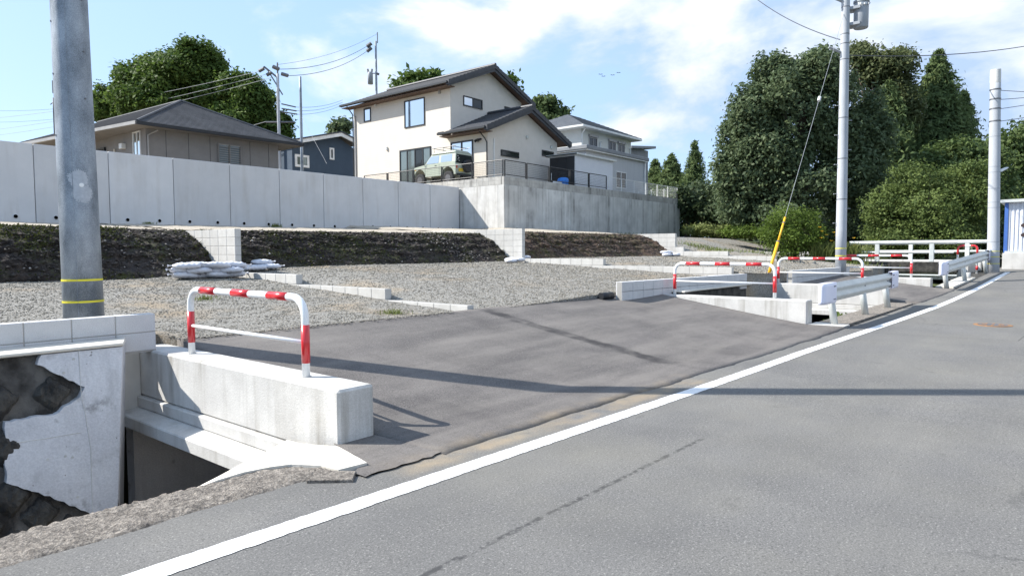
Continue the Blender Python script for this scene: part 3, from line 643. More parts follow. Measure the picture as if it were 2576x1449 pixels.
bw2 = thing('block_wall', 'stepped block wall with long low courses reaching the kerb behind the black pipe', 'wall', (17.4, 12, .5))
t2 = [.84, 1.04, 1.24]+[1.24+.2*k for k in range(1, 6)]; f2 = [6.72, 6.72, 10.7, 13.85, 13.85, 13.85, 13.85, 13.85]; b2 = [10.72, 13.9, 15.1, 16.3, 17, 17, 17.5, 20.65]
for k in range(8): block_run(bw2, 17.4, f2[k], b2[k], t2[k], h=.2)
mortar_core(bw2, [(17.4, 17.55, f2[k], 20.6, t2[k]-.2-.001*k, t2[k]-.0005*k) for k in range(8)])
bw3 = thing('block_wall', 'stepped block wall farthest along, ending below the gravel slope', 'wall', (27.4, 12, .7))
t3 = [1.05, 1.25, 1.45, 1.64, 1.84, 2.04, 2.24]; f3 = [8.75, 8.75, 10.75, 12.75, 13.15, 13.15, 13.15]; b3 = [12.4, 12.8, 14, 15, 15.5, 16, 18]
for k in range(7): block_run(bw3, 27.4, f3[k], b3[k], t3[k], h=.2)
mortar_core(bw3, [(27.4, 27.55, f3[k], 20.6, t3[k]-.2-.001*k, t3[k]-.0005*k) for k in range(7)])
bw4 = thing('block_kerb', 'single low course of blocks at the foot of the feathery shrub', 'kerb', (33, 9, 1.1))
block_run(bw4, 33.0, 8.9, 12.9, 1.40, h=.2); mortar_core(bw4, [(33, 33.15, 8.9, 12.9, .8, 1.396)])
# kerbs along the front of the lots
kb1 = thing('block_kerb', 'two course grey block kerb in front of the galvanised pole', 'kerb', (1, 7.68, .42))
for zt in (.835, .635): block_run(kb1, 7.675, 3.115-.4*14, None, zt, 'block_grey', along='x', h=.2, n=14, t=.15)
mortar_core(kb1, [(3.115-5.6, 3.115, 7.6, 7.75, .42, .834)])
rot = -.055
kb2 = thing('block_kerb', 'grey block kerb running back from the black drain pipe beside the ditch', 'kerb', (11.75, 6.85, .45))
for zt in (.87, .67): block_run(kb2, 6.80, 11.65, None, zt, 'block_grey', along='x', h=.2, n=15, rot=rot)
m = MB()
for i in range(15):
    c = (11.65+(i+.5)*.4, 6.80+(i+.5)*.4*math.sin(rot)); m.box(c[0]-.2, c[0]+.2, c[1]-.055, c[1]+.055, .47, .862)
m.build('mortar_core', 'mortar', kb2)
kb3 = thing('block_kerb', 'grey block kerb beside the second driveway below the transformer pole', 'kerb', (19, 5.7, .6))
for zt in (.93, .73): block_run(kb3, 5.72, 19.0, None, zt, 'block_grey', along='x', h=.2, n=13, rot=rot)
m = MB()
for i in range(13):
    c = (19.0+(i+.5)*.4, 5.72+(i+.5)*.4*math.sin(rot)); m.box(c[0]-.2, c[0]+.2, c[1]-.055, c[1]+.055, .5, .922)
m.build('mortar_core', 'mortar', kb3)
b = MB(); b.tube([(11.25, 6.98, .59), (11.62, 6.95, .59)], .075, 16); dp = b.build('drain_pipe', 'blackmetal', smooth=True); tag(dp, 'short black drain pipe stub poking out of the kerb end', 'pipe')

# ------------------------------------------------------------------ retaining walls
rw = thing('retaining_wall', 'long shaded retaining wall of tall precast concrete panels', 'wall', (4, 23.535, 2.0))
edges = [24.454-2.01*k for k in range(19)]
pan = MB(); pan.box(-.9965, .9965, 0, .25, 0, 2.9)
o = pan.build('panel', 'conc_new', None, bevel=.012); pm = o.data; bpy.data.objects.remove(o)
jt = MB(); jt.box(edges[-1], 24.45, 23.60, 23.70, 1.8, 4.68); jt.build('joint_filler', 'black', rw)
wh = MB(); wh.tube([(0, -.012, 0), (0, .01, 0)], .055, 14); o = wh.build('weep_hole', 'black', None); whm = o.data; bpy.data.objects.remove(o)
wr = MB()
for k in range(14):
    a0, a1 = 2*math.pi*k/14, 2*math.pi*(k+1)/14
    wr.add([(math.cos(a)*r, y, math.sin(a)*r) for a in (a0, a1) for r, y in ((.055, -.018), (.072, -.004))], [(0, 1, 3, 2)])
o = wr.build('pipe_rim', 'conc_new', None); wrm = o.data; bpy.data.objects.remove(o)
for k in range(18):
    xc = (edges[k]+edges[k+1])/2; dz = random.uniform(-.006, .006)
    po = link('panel', pm, None, rw, Vector((xc, 23.535+random.uniform(-.006, .006), 1.80+dz))-rw.location)
    for s_ in (-.5, .5):
        wo = link('weep_hole', whm, None, po, (s_, 0, .75 if k > 2 else .8)); link('rim', wrm, None, wo, (0, 0, 0))
# corner wall of the newer house plot: poured concrete with block courses above
cw = thing('retaining_wall', 'weathered poured concrete corner wall with stained block courses on top', 'wall', (30, 20.6, 2.0))
secs = [24.5, 27.6, 30.1, 32.3, 34.6, 36.9, 39.0, 40.95, 43.6]
for i in range(len(secs)-1):
    m = MB(); m.box(secs[i]+.006, secs[i+1]-.006, 20.6+(.004 if i % 2 else 0), 21.0, 1.6, 4.66)
    if i == 0: m.v = [(24.5 if abs(q[0]-24.506) < 1e-6 else q[0], q[1], q[2]) for q in m.v]
    m.build('panel', 'conc_old', cw, bevel=.01)
m = MB(); m.box(24.5, 24.9, 21.003, 23.9, 1.6, 4.66); m.build('return_panel', 'conc', cw, bevel=.008)
m = MB(); m.box(24.56, 43.5, 20.68, 20.9, 1.6, 4.6); m.build('joint_filler', 'conc_dark', cw)
for zt in (4.862, 5.062):
    block_run(cw, 20.69, 24.5, None, zt, 'block_old', along='x', h=.2, n=47)
    block_run(cw, 24.5, 20.79, 27.6, zt, 'block_old', h=.2)
mortar_core(cw, [(24.5, 43.3, 20.615, 20.765, 4.64, 5.06), (24.5, 24.65, 20.8, 27.6, 4.641, 5.059)])

# ------------------------------------------------------------------ fence on the corner wall
fz0, fz1 = 5.16, 5.85
def fence_panel(root, a, b, n_wires=7):
    a, b = Vector(a), Vector(b)
    m = MB(); m.tube([a+Vector((0, 0, fz1)), b+Vector((0, 0, fz1))], .024, 8); m.build('top_rail', 'blackmetal', root)
    m = MB(); m.tube([a+Vector((0, 0, fz0)), b+Vector((0, 0, fz0))], .02, 8); m.build('bottom_rail', 'blackmetal', root)
    for p in (a, b):
        m = MB(); m.box(p.x-.022, p.x+.022, p.y-.022, p.y+.022, 5.06, fz1); m.build('post', 'blackmetal', root)
    m = MB()
    for k in range(1, n_wires+1):
        z = fz0+(fz1-fz0)*k/(n_wires+1); m.tube([a+Vector((0, 0, z)), b+Vector((0, 0, z))], .004, 4)
    nv = int((b-a).length/.1)
    for k in range(1, nv):
        p = a.lerp(b, k/nv); m.tube([p+Vector((0, 0, fz0)), p+Vector((0, 0, fz1))], .0028, 4)
    m.build('wire_mesh', 'blackmetal', root)
fr_ = thing('mesh_fence', 'black wire mesh fence turning the corner above the stained block wall', 'fence', (24.58, 20.7, 5.06))
ys = [20.7, 22.72, 24.87, 27.06, 29.2, 31.3]
for i in range(5): fence_panel(fr_, (24.58, ys[i]+.05, 0), (24.58, ys[i+1]-.05, 0))
xs_ = [24.62, 26.34, 28.27, 30.15, 32.06, 34.0]
for i in range(5): fence_panel(fr_, (xs_[i]+.05, 20.7, 0), (xs_[i+1]-.05, 20.7, 0))
fr2 = thing('mesh_fence', 'pale grey wire mesh fence at the far end of the corner wall', 'fence', (34.2, 20.7, 5.06))
for i in range(6):
    a, b = 34.15+i*1.55, 34.15+(i+1)*1.55
    m = MB(); m.box(a-.02, a+.02, 20.68, 20.72, 5.06, 5.82); m.build('post', 'wframe', fr2)
    m = MB(); m.tube([(a, 20.7, 5.82), (b, 20.7, 5.82)], .018, 6); m.build('top_rail', 'wframe', fr2)
    m = MB()
    for k in range(1, 7): m.tube([(a, 20.7, 5.1+.11*k), (b, 20.7, 5.1+.11*k)], .004, 4)
    for k in range(1, 16): m.tube([(a+k*.097, 20.7, 5.1), (a+k*.097, 20.7, 5.82)], .003, 4)
    m.build('wire_mesh', 'wframe', fr2)
for i in range(4):
    a = 20.75+i*1.0; m = MB(); m.box(43.42, 43.46, a-.02, a+.02, 5.06, 5.82); m.build('post', 'wframe', fr2)
    m = MB()
    for k in range(7): m.tube([(43.44, a, 5.12+.11*k), (43.44, a+1, 5.12+.11*k)], .005, 4)
    for k in range(10): m.tube([(43.44, a+k*.1, 5.1), (43.44, a+k*.1, 5.82)], .004, 4)
    m.build('wire_mesh', 'wframe', fr2)

# ------------------------------------------------------------------ red and white barriers
def arch_path(x, y0, y1, z0, z1, rad, nb=8):
    p = [Vector((x, y0, z0))]
    for k in range(nb+1):
        a = math.pi/2*k/nb; p.append(Vector((x, y0+rad*(1-math.cos(a)), z1-rad+rad*math.sin(a))))
    for k in range(nb+1):
        a = math.pi/2*(1-k/nb); p.append(Vector((x, y1-rad*(1-math.cos(a)), z1-rad+rad*math.sin(a))))
    p.append(Vector((x, y1, z0))); return p
def barrier(x, y0, y1, z0, label, hgt=.71, group=None, rad=.17, small=False):
    r = thing('arch_barrier', label, 'barrier', (x, (y0+y1)/2, z0), group)
    R = .034; m = MB(); m.tube(arch_path(x, y0, y1, z0, z0+hgt-R, rad), R, 16); m.build('frame', 'white', r, smooth=True)
    m = MB(); m.tube([(x, y0+.02, z0+hgt*.42), (x, y1-.02, z0+hgt*.42)], .017, 10); m.build('crossbar', 'white', r, smooth=True)
    L_ = y1-y0
    for a, b in (((.12, .27), (.425, .575), (.73, .88)) if not small else ()):
        m = MB(); m.tube([(x, y0+L_*a, z0+hgt-R), (x, y0+L_*b, z0+hgt-R)], R+.0025, 16); m.build('red_band', 'red', r, smooth=True)
    for y in (y0, y1):
        a, b = (.17, .63) if not small else (.12, .26)
        m = MB(); m.tube([(x, y, z0+hgt*a), (x, y, z0+hgt*b)], R+.0025, 16); m.build('red_band', 'red', r, smooth=True)
    if small:
        pth = arch_path(x, y0, y1, z0, z0+hgt-R, rad)
        for seg in (pth[1:10], pth[10:19]):
            d_ = Vector((0, 0, -.2)); sgn = seg[0].z < seg[-1].z
            pts = ([seg[0]+d_]+seg+[seg[-1]+Vector((0, .08, 0))]) if sgn else ([seg[0]+Vector((0, -.08, 0))]+seg+[seg[-1]+d_])
            m = MB(); m.tube(pts, R+.0025, 14); m.build('red_band', 'red', r, smooth=True)
    for y in (y0, y1):
        m = MB(); m.tube([(x, y, z0+.001), (x, y, z0+.008)], R+.01, 16); m.build('base_collar', 'conc', r)
    if not small:
        m = MB(); m.box(x-R-.004, x-R+.01, y1-.30, y1-.25, z0+hgt-R-.006, z0+hgt-R+.006); m.build('maker_tag', 'bolt', r)
    return r
barrier(3.235, 4.94, 7.03, .43, 'red and white arch barrier on the thick parapet over the open culvert mouth')
barrier(13.435, 4.32, 6.45, .535, 'red and white arch barrier on the parapet beside the black drain pipe')
barrier(18.875, 3.88, 5.98, .585, 'red and white arch barrier on the ledged parapet behind the first guardrail')
barrier(23.63, 3.50, 5.60, .63, 'red and white arch barrier on the parapet in front of the dark bridge beam')
barrier(29.85, 2.33, 2.93, .60, 'narrow red topped arch barrier by the old bridge rail', hgt=1.06, rad=.13, small=True)

# ------------------------------------------------------------------ guardrails
def guardrail(A, B, zA, zB, posts, label, grp=None):
    A = Vector(A); B = Vector(B); r = thing('guardrail', label, 'guardrail', (*((A+B)/2), min(zA, zB)))
    d = (B-A).normalized(); nrm = Vector((d.y, -d.x))           # towards the road
    prof = [(0, 0), (.012, .035), (.058, .075), (.064, .115), (.020, .150), (.006, .175), (.020, .200), (.064, .235), (.058, .275), (.012, .315), (0, .35)]
    def P(s, o, z):
        q = A+d*s+nrm*o; zz = zA+(zB-zA)*s/(B-A).length; return (q.x, q.y, zz+z)
    Ln = (B-A).length; zb = .44
    m = MB(); n = len(prof)
    for s in np.linspace(0, Ln, 5): m.v += [P(s, o+.02, zb+z) for o, z in prof]+[P(s, o+.014, zb+z) for o, z in prof]
    for i in range(4):
        for k in range(n-1):
            a = i*2*n+k; b = (i+1)*2*n+k; m.f += [(a, a+1, b+1, b), (a+n, b+n, b+n+1, a+n+1)]
    m.build('beam', 'galv_pale', r, smooth=True)
    for s, sg in ((0, -1), (Ln, 1)):                              # rounded end caps with four bolts
        m = MB(); sec = []
        for k in range(13):
            a = math.pi*k/12; sec.append((sg*(.34+.13*math.sin(a)), .03+.068*math.cos(a)))
        sec = [(-sg*.20, .098)]+sec+[(-sg*.02, -.034)]; nn = len(sec)
        for z in (-.01, .05, .18, .31, .37):
            m.v += [P(s+a, o+(-.006 if z in (-.01, .37) else 0), zb+z) for a, o in sec]
        for i in range(4): m.f += [(i*nn+k, i*nn+k+1, (i+1)*nn+k+1, (i+1)*nn+k) for k in range(nn-1)]
        m.f += [tuple(range(nn)), tuple(range(4*nn, 5*nn))]
        c_ = m.build('end_cap', 'cap', r, smooth=True)
        for a in (-.12, -.05):
            for z in (.06, .30):
                q = MB(); p0 = P(s+sg*a, .09, zb+z); p1 = P(s+sg*a, .108, zb+z); q.tube([p0, p1], .013, 8)
                bo = q.build('bolt', 'bolt', r)
    for s in posts:
        top = P(s, -.05, .70); base = P(s, -.03+.06, 0); base = (base[0]+d.x*.10, base[1]+d.y*.10, base[2]-.05)
        m = MB(); m.tube([base, top], .066, 16); m.build('post', 'galv_pale', r, smooth=True)
        m = MB(); m.tube([P(s, -.05, zb+.175), P(s, .03, zb+.175)], .03, 8); m.build('bracket', 'bolt', r)
        for a in (-.02, .025):
            m = MB(); m.tube([P(s+a, .02, zb+.175), P(s+a, .036, zb+.175)], .012, 8); m.build('bolt', 'bolt', r)
guardrail((13.25, 3.30), (17.55, 3.03), .08, .17, (.25, 2.25, 4.0), 'first guardrail beside the white line, shielding the ditch next to the driveway')
guardrail((23.0, 2.60), (29.9, 2.05), .33, .66, (.3, 2.9, 6.6), 'second guardrail farther along the white line, ending at the concrete pole')
# concrete footing strips under the guardrails
def strip(pts, zoff, mat, label, name='footing_strip'):
    m = MB(); n = len(pts)
    m.add([(x, y, float(zr(x))-.25) for x, y in pts]+[(x, y, float(zr(x))+zoff) for x, y in pts], [tuple(range(n))[::-1], tuple(range(n, 2*n))]+[(i, (i+1) % n, n+(i+1) % n, n+i) for i in range(n)])
    return tag(m.build(name, mat), label, 'footing')
strip([(13.2, 3.02), (13.65, 3.0), (13.75, 3.62), (13.24, 3.64)], .012, 'conc', 'grey concrete pad under the near post of the first guardrail')
strip([(13.66, 3.05), (18.7, 2.72), (18.69, 3.26), (13.72, 3.60)], .009, 'lip', 'dirt stained footing strip along the first guardrail')
strip([(23.82, 2.42), (27.3, 2.16), (27.4, 2.62), (23.82, 2.88)], .03, 'cream', 'pale concrete footing strip along the second guardrail')
b = MB(); b.tube([(26.9, 2.36, .44), (26.9, 2.36, .72)], .10, 20); tag(b.build('concrete_stub', 'conc_old', smooth=True, bevel=0), 'short cylindrical concrete stub behind the second guardrail', 'stub')
# manhole cover
mh = thing('manhole_cover', 'round rusty orange rimmed manhole cover in the road', 'manhole cover', (15.05, .9, float(zr(15.05))))
z_ = float(zr(15.05)); m = MB(); m.tube([(15.05, .9, z_-.02), (15.05, .9, z_+.006)], .30, 32); m.build('rim', 'rust', mh)
m = MB(); m.tube([(15.05, .9, z_+.004), (15.05, .9, z_+.010)], .235, 32); m.build('lid', 'bolt', mh)
for k in range(8):
    a = k*math.pi/4; m = MB(); m.box(15.05+.15*math.cos(a)-.04, 15.05+.15*math.cos(a)+.04, .9+.15*math.sin(a)-.02, .9+.15*math.sin(a)+.02, z_+.009, z_+.014); m.build('lid_stud', 'rust', mh)

# ------------------------------------------------------------------ sandbags
def bag_mesh(seed, L=.54, Wd=.36, H=.135):
    r = np.random.default_rng(seed); nu, nv = 22, 14; V = []
    for i in range(nu):
        u = -1+2*i/(nu-1); prof = (1-abs(u)**3.2)**.5 if abs(u) < 1 else 0
        prof = max(prof, .10)
        for k in range(nv):
            a = 2*math.pi*k/nv; ca, sa = math.cos(a), math.sin(a)
            y = Wd/2*prof*math.copysign(abs(ca)**.75, ca); z = H/2*prof*math.copysign(abs(sa)**.85, sa)
            wr_ = math.sin(u*17+seed)*math.cos(a*2+seed*1.3)*.010+math.sin(a*5+u*9+seed)*.006+r.normal()*.003
            V.append((u*L/2+math.sin(a*2)*.008, y*(1+wr_*3), z+wr_))
    e = len(V)                                     # tied neck at one end
    for i, (du, rr) in enumerate(((.0, .022), (.05, .018), (.09, .045))):
        for k in range(nv):
            a = 2*math.pi*k/nv; V.append((L/2+du, rr*math.cos(a)*(1+.3*math.sin(3*a)), rr*math.sin(a)*.6+.01))
    Fq = [(i*nv+k, i*nv+(k+1) % nv, (i+1)*nv+(k+1) % nv, (i+1)*nv+k) for i in range(nu-1+3) for k in range(nv)]
    Fq += [tuple(range(nv))[::-1]]
    me = bpy.data.meshes.new('sandbag'); me.from_pydata(V, [], Fq); me.update()
    for p in me.polygons: p.use_smooth = True
    me.materials.append(MT['bag']); return me
BAGS = [bag_mesh(s) for s in (1, 5, 9, 14)]
def bag(x, y, z, rz, label, group, k, rx=0, ry=0, sc=1):
    o = bpy.data.objects.new('sandbag', BAGS[k % 4]); C.objects.link(o); o.location = (x, y, z); o.rotation_euler = (rx, ry, rz); o.scale = (sc, sc, sc)
    return tag(o, label, 'sandbag', group)
# the pile stands against the end of the first block wall: three layers
bz = float(lotz(7.0, 14.6)); i = 0
for lay, (lab, nn) in enumerate((('white sandbag in the bottom layer of the big pile', 4), ('white sandbag in the middle layer of the big pile', 4), ('white sandbag on top of the big pile', 4))):
    for k in range(nn):
        px = (462, 500, 540, 580)[k]+(6, 0, 8)[lay]; py = (697, 684, 671)[lay]
        p = onz(px, py, bz+.075+.125*lay); 
        q = ony(px, py, 14.35-.05*lay+.12*((k+lay) % 2)-.06*k)
        bag(q[0], q[1], bz+.06+.104*lay, random.uniform(-.5, .1)+(.0 if k % 2 else math.pi), lab+', '+('fourth from', 'third from', 'second from', 'next to')[k]+' the block wall', 'big sandbag pile, layer %d' % (lay+1), i, random.uniform(-.1, .1), random.uniform(-.1, .1), 1.02); i += 1
for k, (x, y, z) in enumerate(((8.35, 14.75, .09), (8.75, 14.8, .09), (8.62, 14.95, .19))):
    bag(x, y, float(lotz(x, y))+z, random.uniform(-.4, .4), 'greyish sandbag beyond the first stepped wall end, '+('against the wall', 'farther from the wall', 'lying on the other two')[k], 'sandbags beyond the first wall end', i, sc=.95); i += 1
for k, (x, y, z) in enumerate(((16.75, 13.8, .06), (17.1, 13.75, .10), (16.95, 13.95, .09))):
    bag(x, y, float(lotz(x, y))+z, random.uniform(-.3, .3), 'white sandbag before the second stepped wall, '+('farthest from its blocks', 'against its blocks', 'propped between the other two')[k], 'sandbags at the second wall', i, sc=.95); i += 1
for k, (x, y, z) in enumerate(((17.85, 14.3, .06), (18.2, 14.35, .07))):
    bag(x, y, float(lotz(x, y))+z, random.uniform(-.3, .3), 'white sandbag below the reddish bank, '+('against the second stepped wall', 'one bag away from the second stepped wall')[k], 'sandbags behind the second wall', i, sc=.9); i += 1
for k, (x, y, z) in enumerate(((26.5, 13.1, .07), (26.95, 12.9, .07), (26.6, 13.2, .17))):
    bag(x, y, float(lotz(x, y))+z, random.uniform(-.5, .5), 'white sandbag by the third stepped wall, '+('farther from its blocks', 'against its blocks', 'lying on top')[k], 'sandbags at the third wall', i, sc=1.0); i += 1

# ------------------------------------------------------------------ loose stones
OCT = np.array([(1, 0, 0), (-1, 0, 0), (0, 1, 0), (0, -1, 0), (0, 0, 1), (0, 0, -1)], float)
OF = np.array([(0, 2, 4), (2, 1, 4), (1, 3, 4), (3, 0, 4), (2, 0, 5), (1, 2, 5), (3, 1, 5), (0, 3, 5)])
def stones(name, P, size, mat, flat=.6, rnd_pow=1.0):
    n = len(P); V = OCT[None]*(1+(rng.random((n, 6, 3))-.5)*.7)
    V = V*size[:, None, None]*np.stack([np.ones(n), .6+.5*rng.random(n), flat*(.6+.6*rng.random(n))], 1)[:, None, :]
    a = rng.random(n)*6.283; ca, sa = np.cos(a), np.sin(a); t = (rng.random(n)-.5)*.9; ct, st = np.cos(t), np.sin(t)
    x, y, z = V[..., 0], V[..., 1], V[..., 2]
    x, z = x*ct[:, None]-z*st[:, None], x*st[:, None]+z*ct[:, None]
    x, y = x*ca[:, None]-y*sa[:, None], x*sa[:, None]+y*ca[:, None]
    V = np.stack([x, y, z], -1)+P[:, None, :]
    Fq = (OF[None]+(np.arange(n)*6)[:, None, None]).reshape(-1, 3)
    r = np.repeat(rng.random(n)**rnd_pow, 8)
    return struct(link(name, np_mesh(name, V.reshape(-1, 3), Fq, r), mat), 'stuff')
def scatter(n, x0, x1, y1f, dens=1.0):
    X = x0+(x1-x0)*rng.random(n); t = rng.random(n)**1.5; a = yfront(X)-.06; Y = a+(y1f(X)-a)*t
    return X, Y
gx, gy = [], []
for x0, x1, n in ((.2, 7.88, 46000), (8.07, 17.38, 42000), (17.58, 27.38, 14000), (27.6, 36, 6000)):
    X, Y = scatter(n, x0, x1, (lambda q: bankbase(q)+.1) if x1 < 28 else (lambda q: q*0+16)); gx.append(X); gy.append(Y)
gx = np.concatenate(gx); gy = np.concatenate(gy)
dist = np.hypot(gx, gy); sz = (.0055+.014*rng.random(len(gx))**2.6)*np.clip(dist/12, .8, 1.8)
gz = lotz(gx, gy)+sz*.2
stones('gravel', np.stack([gx, gy, gz], 1), sz, 'stones', .65)
n = 700; X = 3.3+4.2*rng.random(n); t = rng.random(n)
stones('gravel', np.stack([X, yfront(X)-.12*rng.random(n)**2, np.interp(X, [3.4, 13.2], [.505, .565])+.012], 1), .006+.012*rng.random(n), 'stones', .6)
cp, cs = [], []
for (xs, t, X, Y, Z), n in zip(BANKS, (4500, 5000, 2500)):
    lo = 0 if xs[0] > 0 else int(len(xs)*.80)
    i = rng.integers(lo, len(xs), n); j = np.clip((rng.random(n)**.9*len(t)).astype(int), 1, len(t)-1)
    cp.append(np.stack([X[i, j], Y[i, j]-.02, Z[i, j]+.005], 1)); cs.append(.008+.045*rng.random(n)**3.5)
mp_, mn_ = [], []
for (xs, t, X, Y, Z), n in zip(BANKS, (9000, 9000, 3000)):
    lo = 0 if xs[0] > 0 else int(len(xs)*.80); i = rng.integers(lo, len(xs), n); j = np.clip((rng.random(n)*len(t)).astype(int), 1, len(t)-4)
    k = wob(X[i, j]*1.1, Z[i, j]*2.5, 1.7, 3)+rng.normal(size=n)*.25 > .25; i, j = i[k], j[k]
    mp_.append(np.stack([X[i, j], Y[i, j]-.015, Z[i, j]+.01], 1))
mp_ = np.concatenate(mp_); n = len(mp_); ml = rng.normal(size=(n, 3))*np.array([1, .6, .5])+np.array([0, -.5, .5]); ml = ml/np.linalg.norm(ml, axis=1)[:, None]*(.02+.06*rng.random(n)**2)[:, None]
ms = np.cross(ml, [0, 1, .3]); ms = ms/(np.linalg.norm(ms, axis=1)[:, None]+1e-9)*.012
struct(link('bank_weeds', np_mesh('bank_weeds', np.stack([mp_-ms, mp_+ms, mp_+ml+ms*.3, mp_+ml-ms*.3], 1).reshape(-1, 3), np.arange(n*4).reshape(-1, 4), rng.random(n)), leaf_mat('bank_moss', (.02, .028, .008), (.085, .10, .025), (.16, .14, .06), .2)), 'stuff')
stones('bank_stones', np.concatenate(cp), np.concatenate(cs), 'chips', .45, 1.3)
n = 1100; X = 14.2+2.2*rng.random(n); i = np.searchsorted(BANKS[1][0], X); j = (rng.random(n)*60).astype(int)   # a spill of broken tile
k = np.abs(X-(16.1-.028*j)) < .45; X, i, j = X[k], i[k], j[k]
stones('bank_stones', np.stack([BANKS[1][2][i, j], BANKS[1][3][i, j]-.03, BANKS[1][4][i, j]+.01], 1), .012+.035*rng.random(len(X)), stone_mat('broken_tile', [(0, (.10, .085, .08)), (.7, (.22, .19, .18)), (1, (.45, .42, .40))]), .35)

# ------------------------------------------------------------------ utility poles
def pole(name, label, base, top, r0, r1, mat, group=None):
    r = thing(name, label, 'utility pole', base, group); b = Vector(base); t = Vector(top); N_ = 8
    m = MB(); m.tube([b.lerp(t, k/N_) for k in range(N_+1)], [r0+(r1-r0)*k/N_ for k in range(N_+1)], 28); m.build('shaft', mat, r, smooth=True)
    return r
def band(root, base, top, r0, r1, z, hgt, mat, name='band', grow=.004):
    b, t = Vector(base), Vector(top); f = lambda zz: b.lerp(t, (zz-b.z)/(t.z-b.z)); rr = lambda zz: r0+(r1-r0)*(zz-b.z)/(t.z-b.z)
    m = MB(); m.tube([f(z), f(z+hgt)], [rr(z)+grow, rr(z+hgt)+grow], 28); return m.build(name, mat, root, smooth=False)
B0 = (2.66, 8.32, .50); T0 = (2.60, 8.42, 12.5)
gp = pole('utility_pole', 'blotchy galvanised steel pole with two yellow tape bands behind the block kerb', B0, T0, .197, .125, 'galv')
band(gp, B0, T0, .197, .125, .95, .022, 'yellow', 'tape_band'); band(gp, B0, T0, .197, .125, 1.185, .022, 'yellow', 'tape_band')
cdir = (Vector((0, 0, 0))-Vector((B0[0], B0[1], 0))).normalized(); sdir = Vector((-cdir.y, cdir.x, 0))
def onpole(a, z, r): d = cdir*math.cos(a)+sdir*math.sin(a); return Vector((B0[0], B0[1], 0)).lerp(Vector((T0[0], T0[1], 0)), (z-.5)/12)+d*(r)+Vector((0, 0, z)), d
rz_ = lambda z: .197-.072*(z-.5)/12
p, d = onpole(.18, 2.22, rz_(2.22)-.004); m = MB(); m.tube([p, p+d*.012], .022, 20); pq = m.build('round_plate', 'white', gp)
for q in ((0, .008), (-.011, -.002), (0, -.002), (.011, -.002)):
    c0 = p+d*.012+sdir*q[0]+Vector((0, 0, q[1])); m = MB(); m.tube([c0, c0+d*.001], .0032, 6); m.build('plate_mark', 'bolt', pq)
# pale repainted patch around the plate: a thin wrapped coat with ragged outline
V, Fq = [], []; NA, NZ = 44, 52
for ia in range(NA):
    for iz in range(NZ):
        a = -.75+1.55*ia/(NA-1); z = 1.98+.42*iz/(NZ-1); q, d = onpole(a, z, rz_(z)+.0012); V.append(q)
keep = []
for ia in range(NA-1):
    for iz in range(NZ-1):
        a = -.75+1.55*ia/(NA-1); z = 1.98+.42*iz/(NZ-1)
        k1 = ((a-.02)/.50)**2+((z-2.285)/.095)**2; k2 = ((a-.20)/.52)**2+((z-2.13)/.10)**2
        if min(k1, k2)+.10*math.sin(a*9+z*31)+random.uniform(-.25, .25) < 1: Fq.append((ia*NZ+iz, (ia+1)*NZ+iz, (ia+1)*NZ+iz+1, ia*NZ+iz+1))
m = MB(); m.add(V, Fq); m.build('paint_patch', mk('pale_galvanised_coat', (.46, .49, .53), (.38, .41, .45), 30, .6, metal=.3), gp, smooth=True)
for z, a in ((2.75, -1.25), (3.15, .62), (3.65, .66), (3.95, -1.3), (4.2, .7), (4.55, .74), (3.4, -1.28)):
    q, d = onpole(a, z, rz_(z)-.006); m = MB(); m.tube([q, q+d*.012], .010, 10); m.build('bolt', 'bolt', gp)
seam = MB(); seam.tube([onpole(-.25, z, rz_(z)+.0005)[0] for z in np.linspace(.55, 8, 12)], .0035, 5); seam.build('weld_seam', 'galv', gp)

B1 = (23.42, 5.46, .78); T1 = (23.60, 5.55, 11.6)
tp = pole('utility_pole', 'pale concrete pole carrying a grey transformer and a yellow guarded guy wire', B1, T1, .165, .115, 'pole_conc')
for z in (1.28, 1.52): band(tp, B1, T1, .165, .115, z, .03, 'yellow', 'tape_band')
for z in (3.1, 4.4, 5.7, 7.55, 8.05, 8.35, 9.2): band(tp, B1, T1, .165, .115, z, .025, 'bolt', 'strap', .003)
def p1(z): return Vector(B1).lerp(Vector(T1), (z-B1[2])/(T1[2]-B1[2]))
rgt = Vector((right.x, right.y, 0)).normalized()
for k in range(10):
    z = 2.35+k*.47; s_ = 1 if k % 2 else -1; c0 = p1(z); m = MB(); m.tube([c0+rgt*s_*.13, c0+rgt*s_*.27], .010, 6); m.tube([c0+rgt*s_*.262, c0+rgt*s_*.27], .02, 6); m.build('step_bolt', 'wire_pale', tp)
tf = thing('transformer', 'grey can transformer bracketed to the side of the concrete pole', 'transformer', tuple(p1(8.55)+rgt*.52))
c0 = p1(8.55)+rgt*.50
m = MB(); m.tube([c0, c0+Vector((0, 0, .02)), c0+Vector((0, 0, .78)), c0+Vector((0, 0, .82))], [.20, .215, .215, .20], 24); m.build('tank', 'transf', tf, smooth=True)
m = MB(); m.tube([c0+Vector((0, 0, .80)), c0+Vector((0, 0, .86)), c0+Vector((0, 0, .90))], [.235, .235, .17], 24); m.build('lid', 'transf', tf)
for z in (.12, .62):
    m = MB(); q = p1(8.55+z)+rgt*.10; m.box(q.x-.05, c0.x+.14, min(q.y, c0.y)-.03, max(q.y, c0.y)+.03, 8.55+z-.045, 8.55+z+.045); m.build('bracket_arm', 'transf', tf)
for s_ in (-.12, 0, .12):
    q = c0-Vector((fwd.x, fwd.y, 0))*.2+rgt*s_+Vector((0, 0, .70)); m = MB(); m.tube([q, q-Vector((fwd.x, fwd.y, 0))*.07], .032, 10); m.build('bushing', 'ceramic', tf)
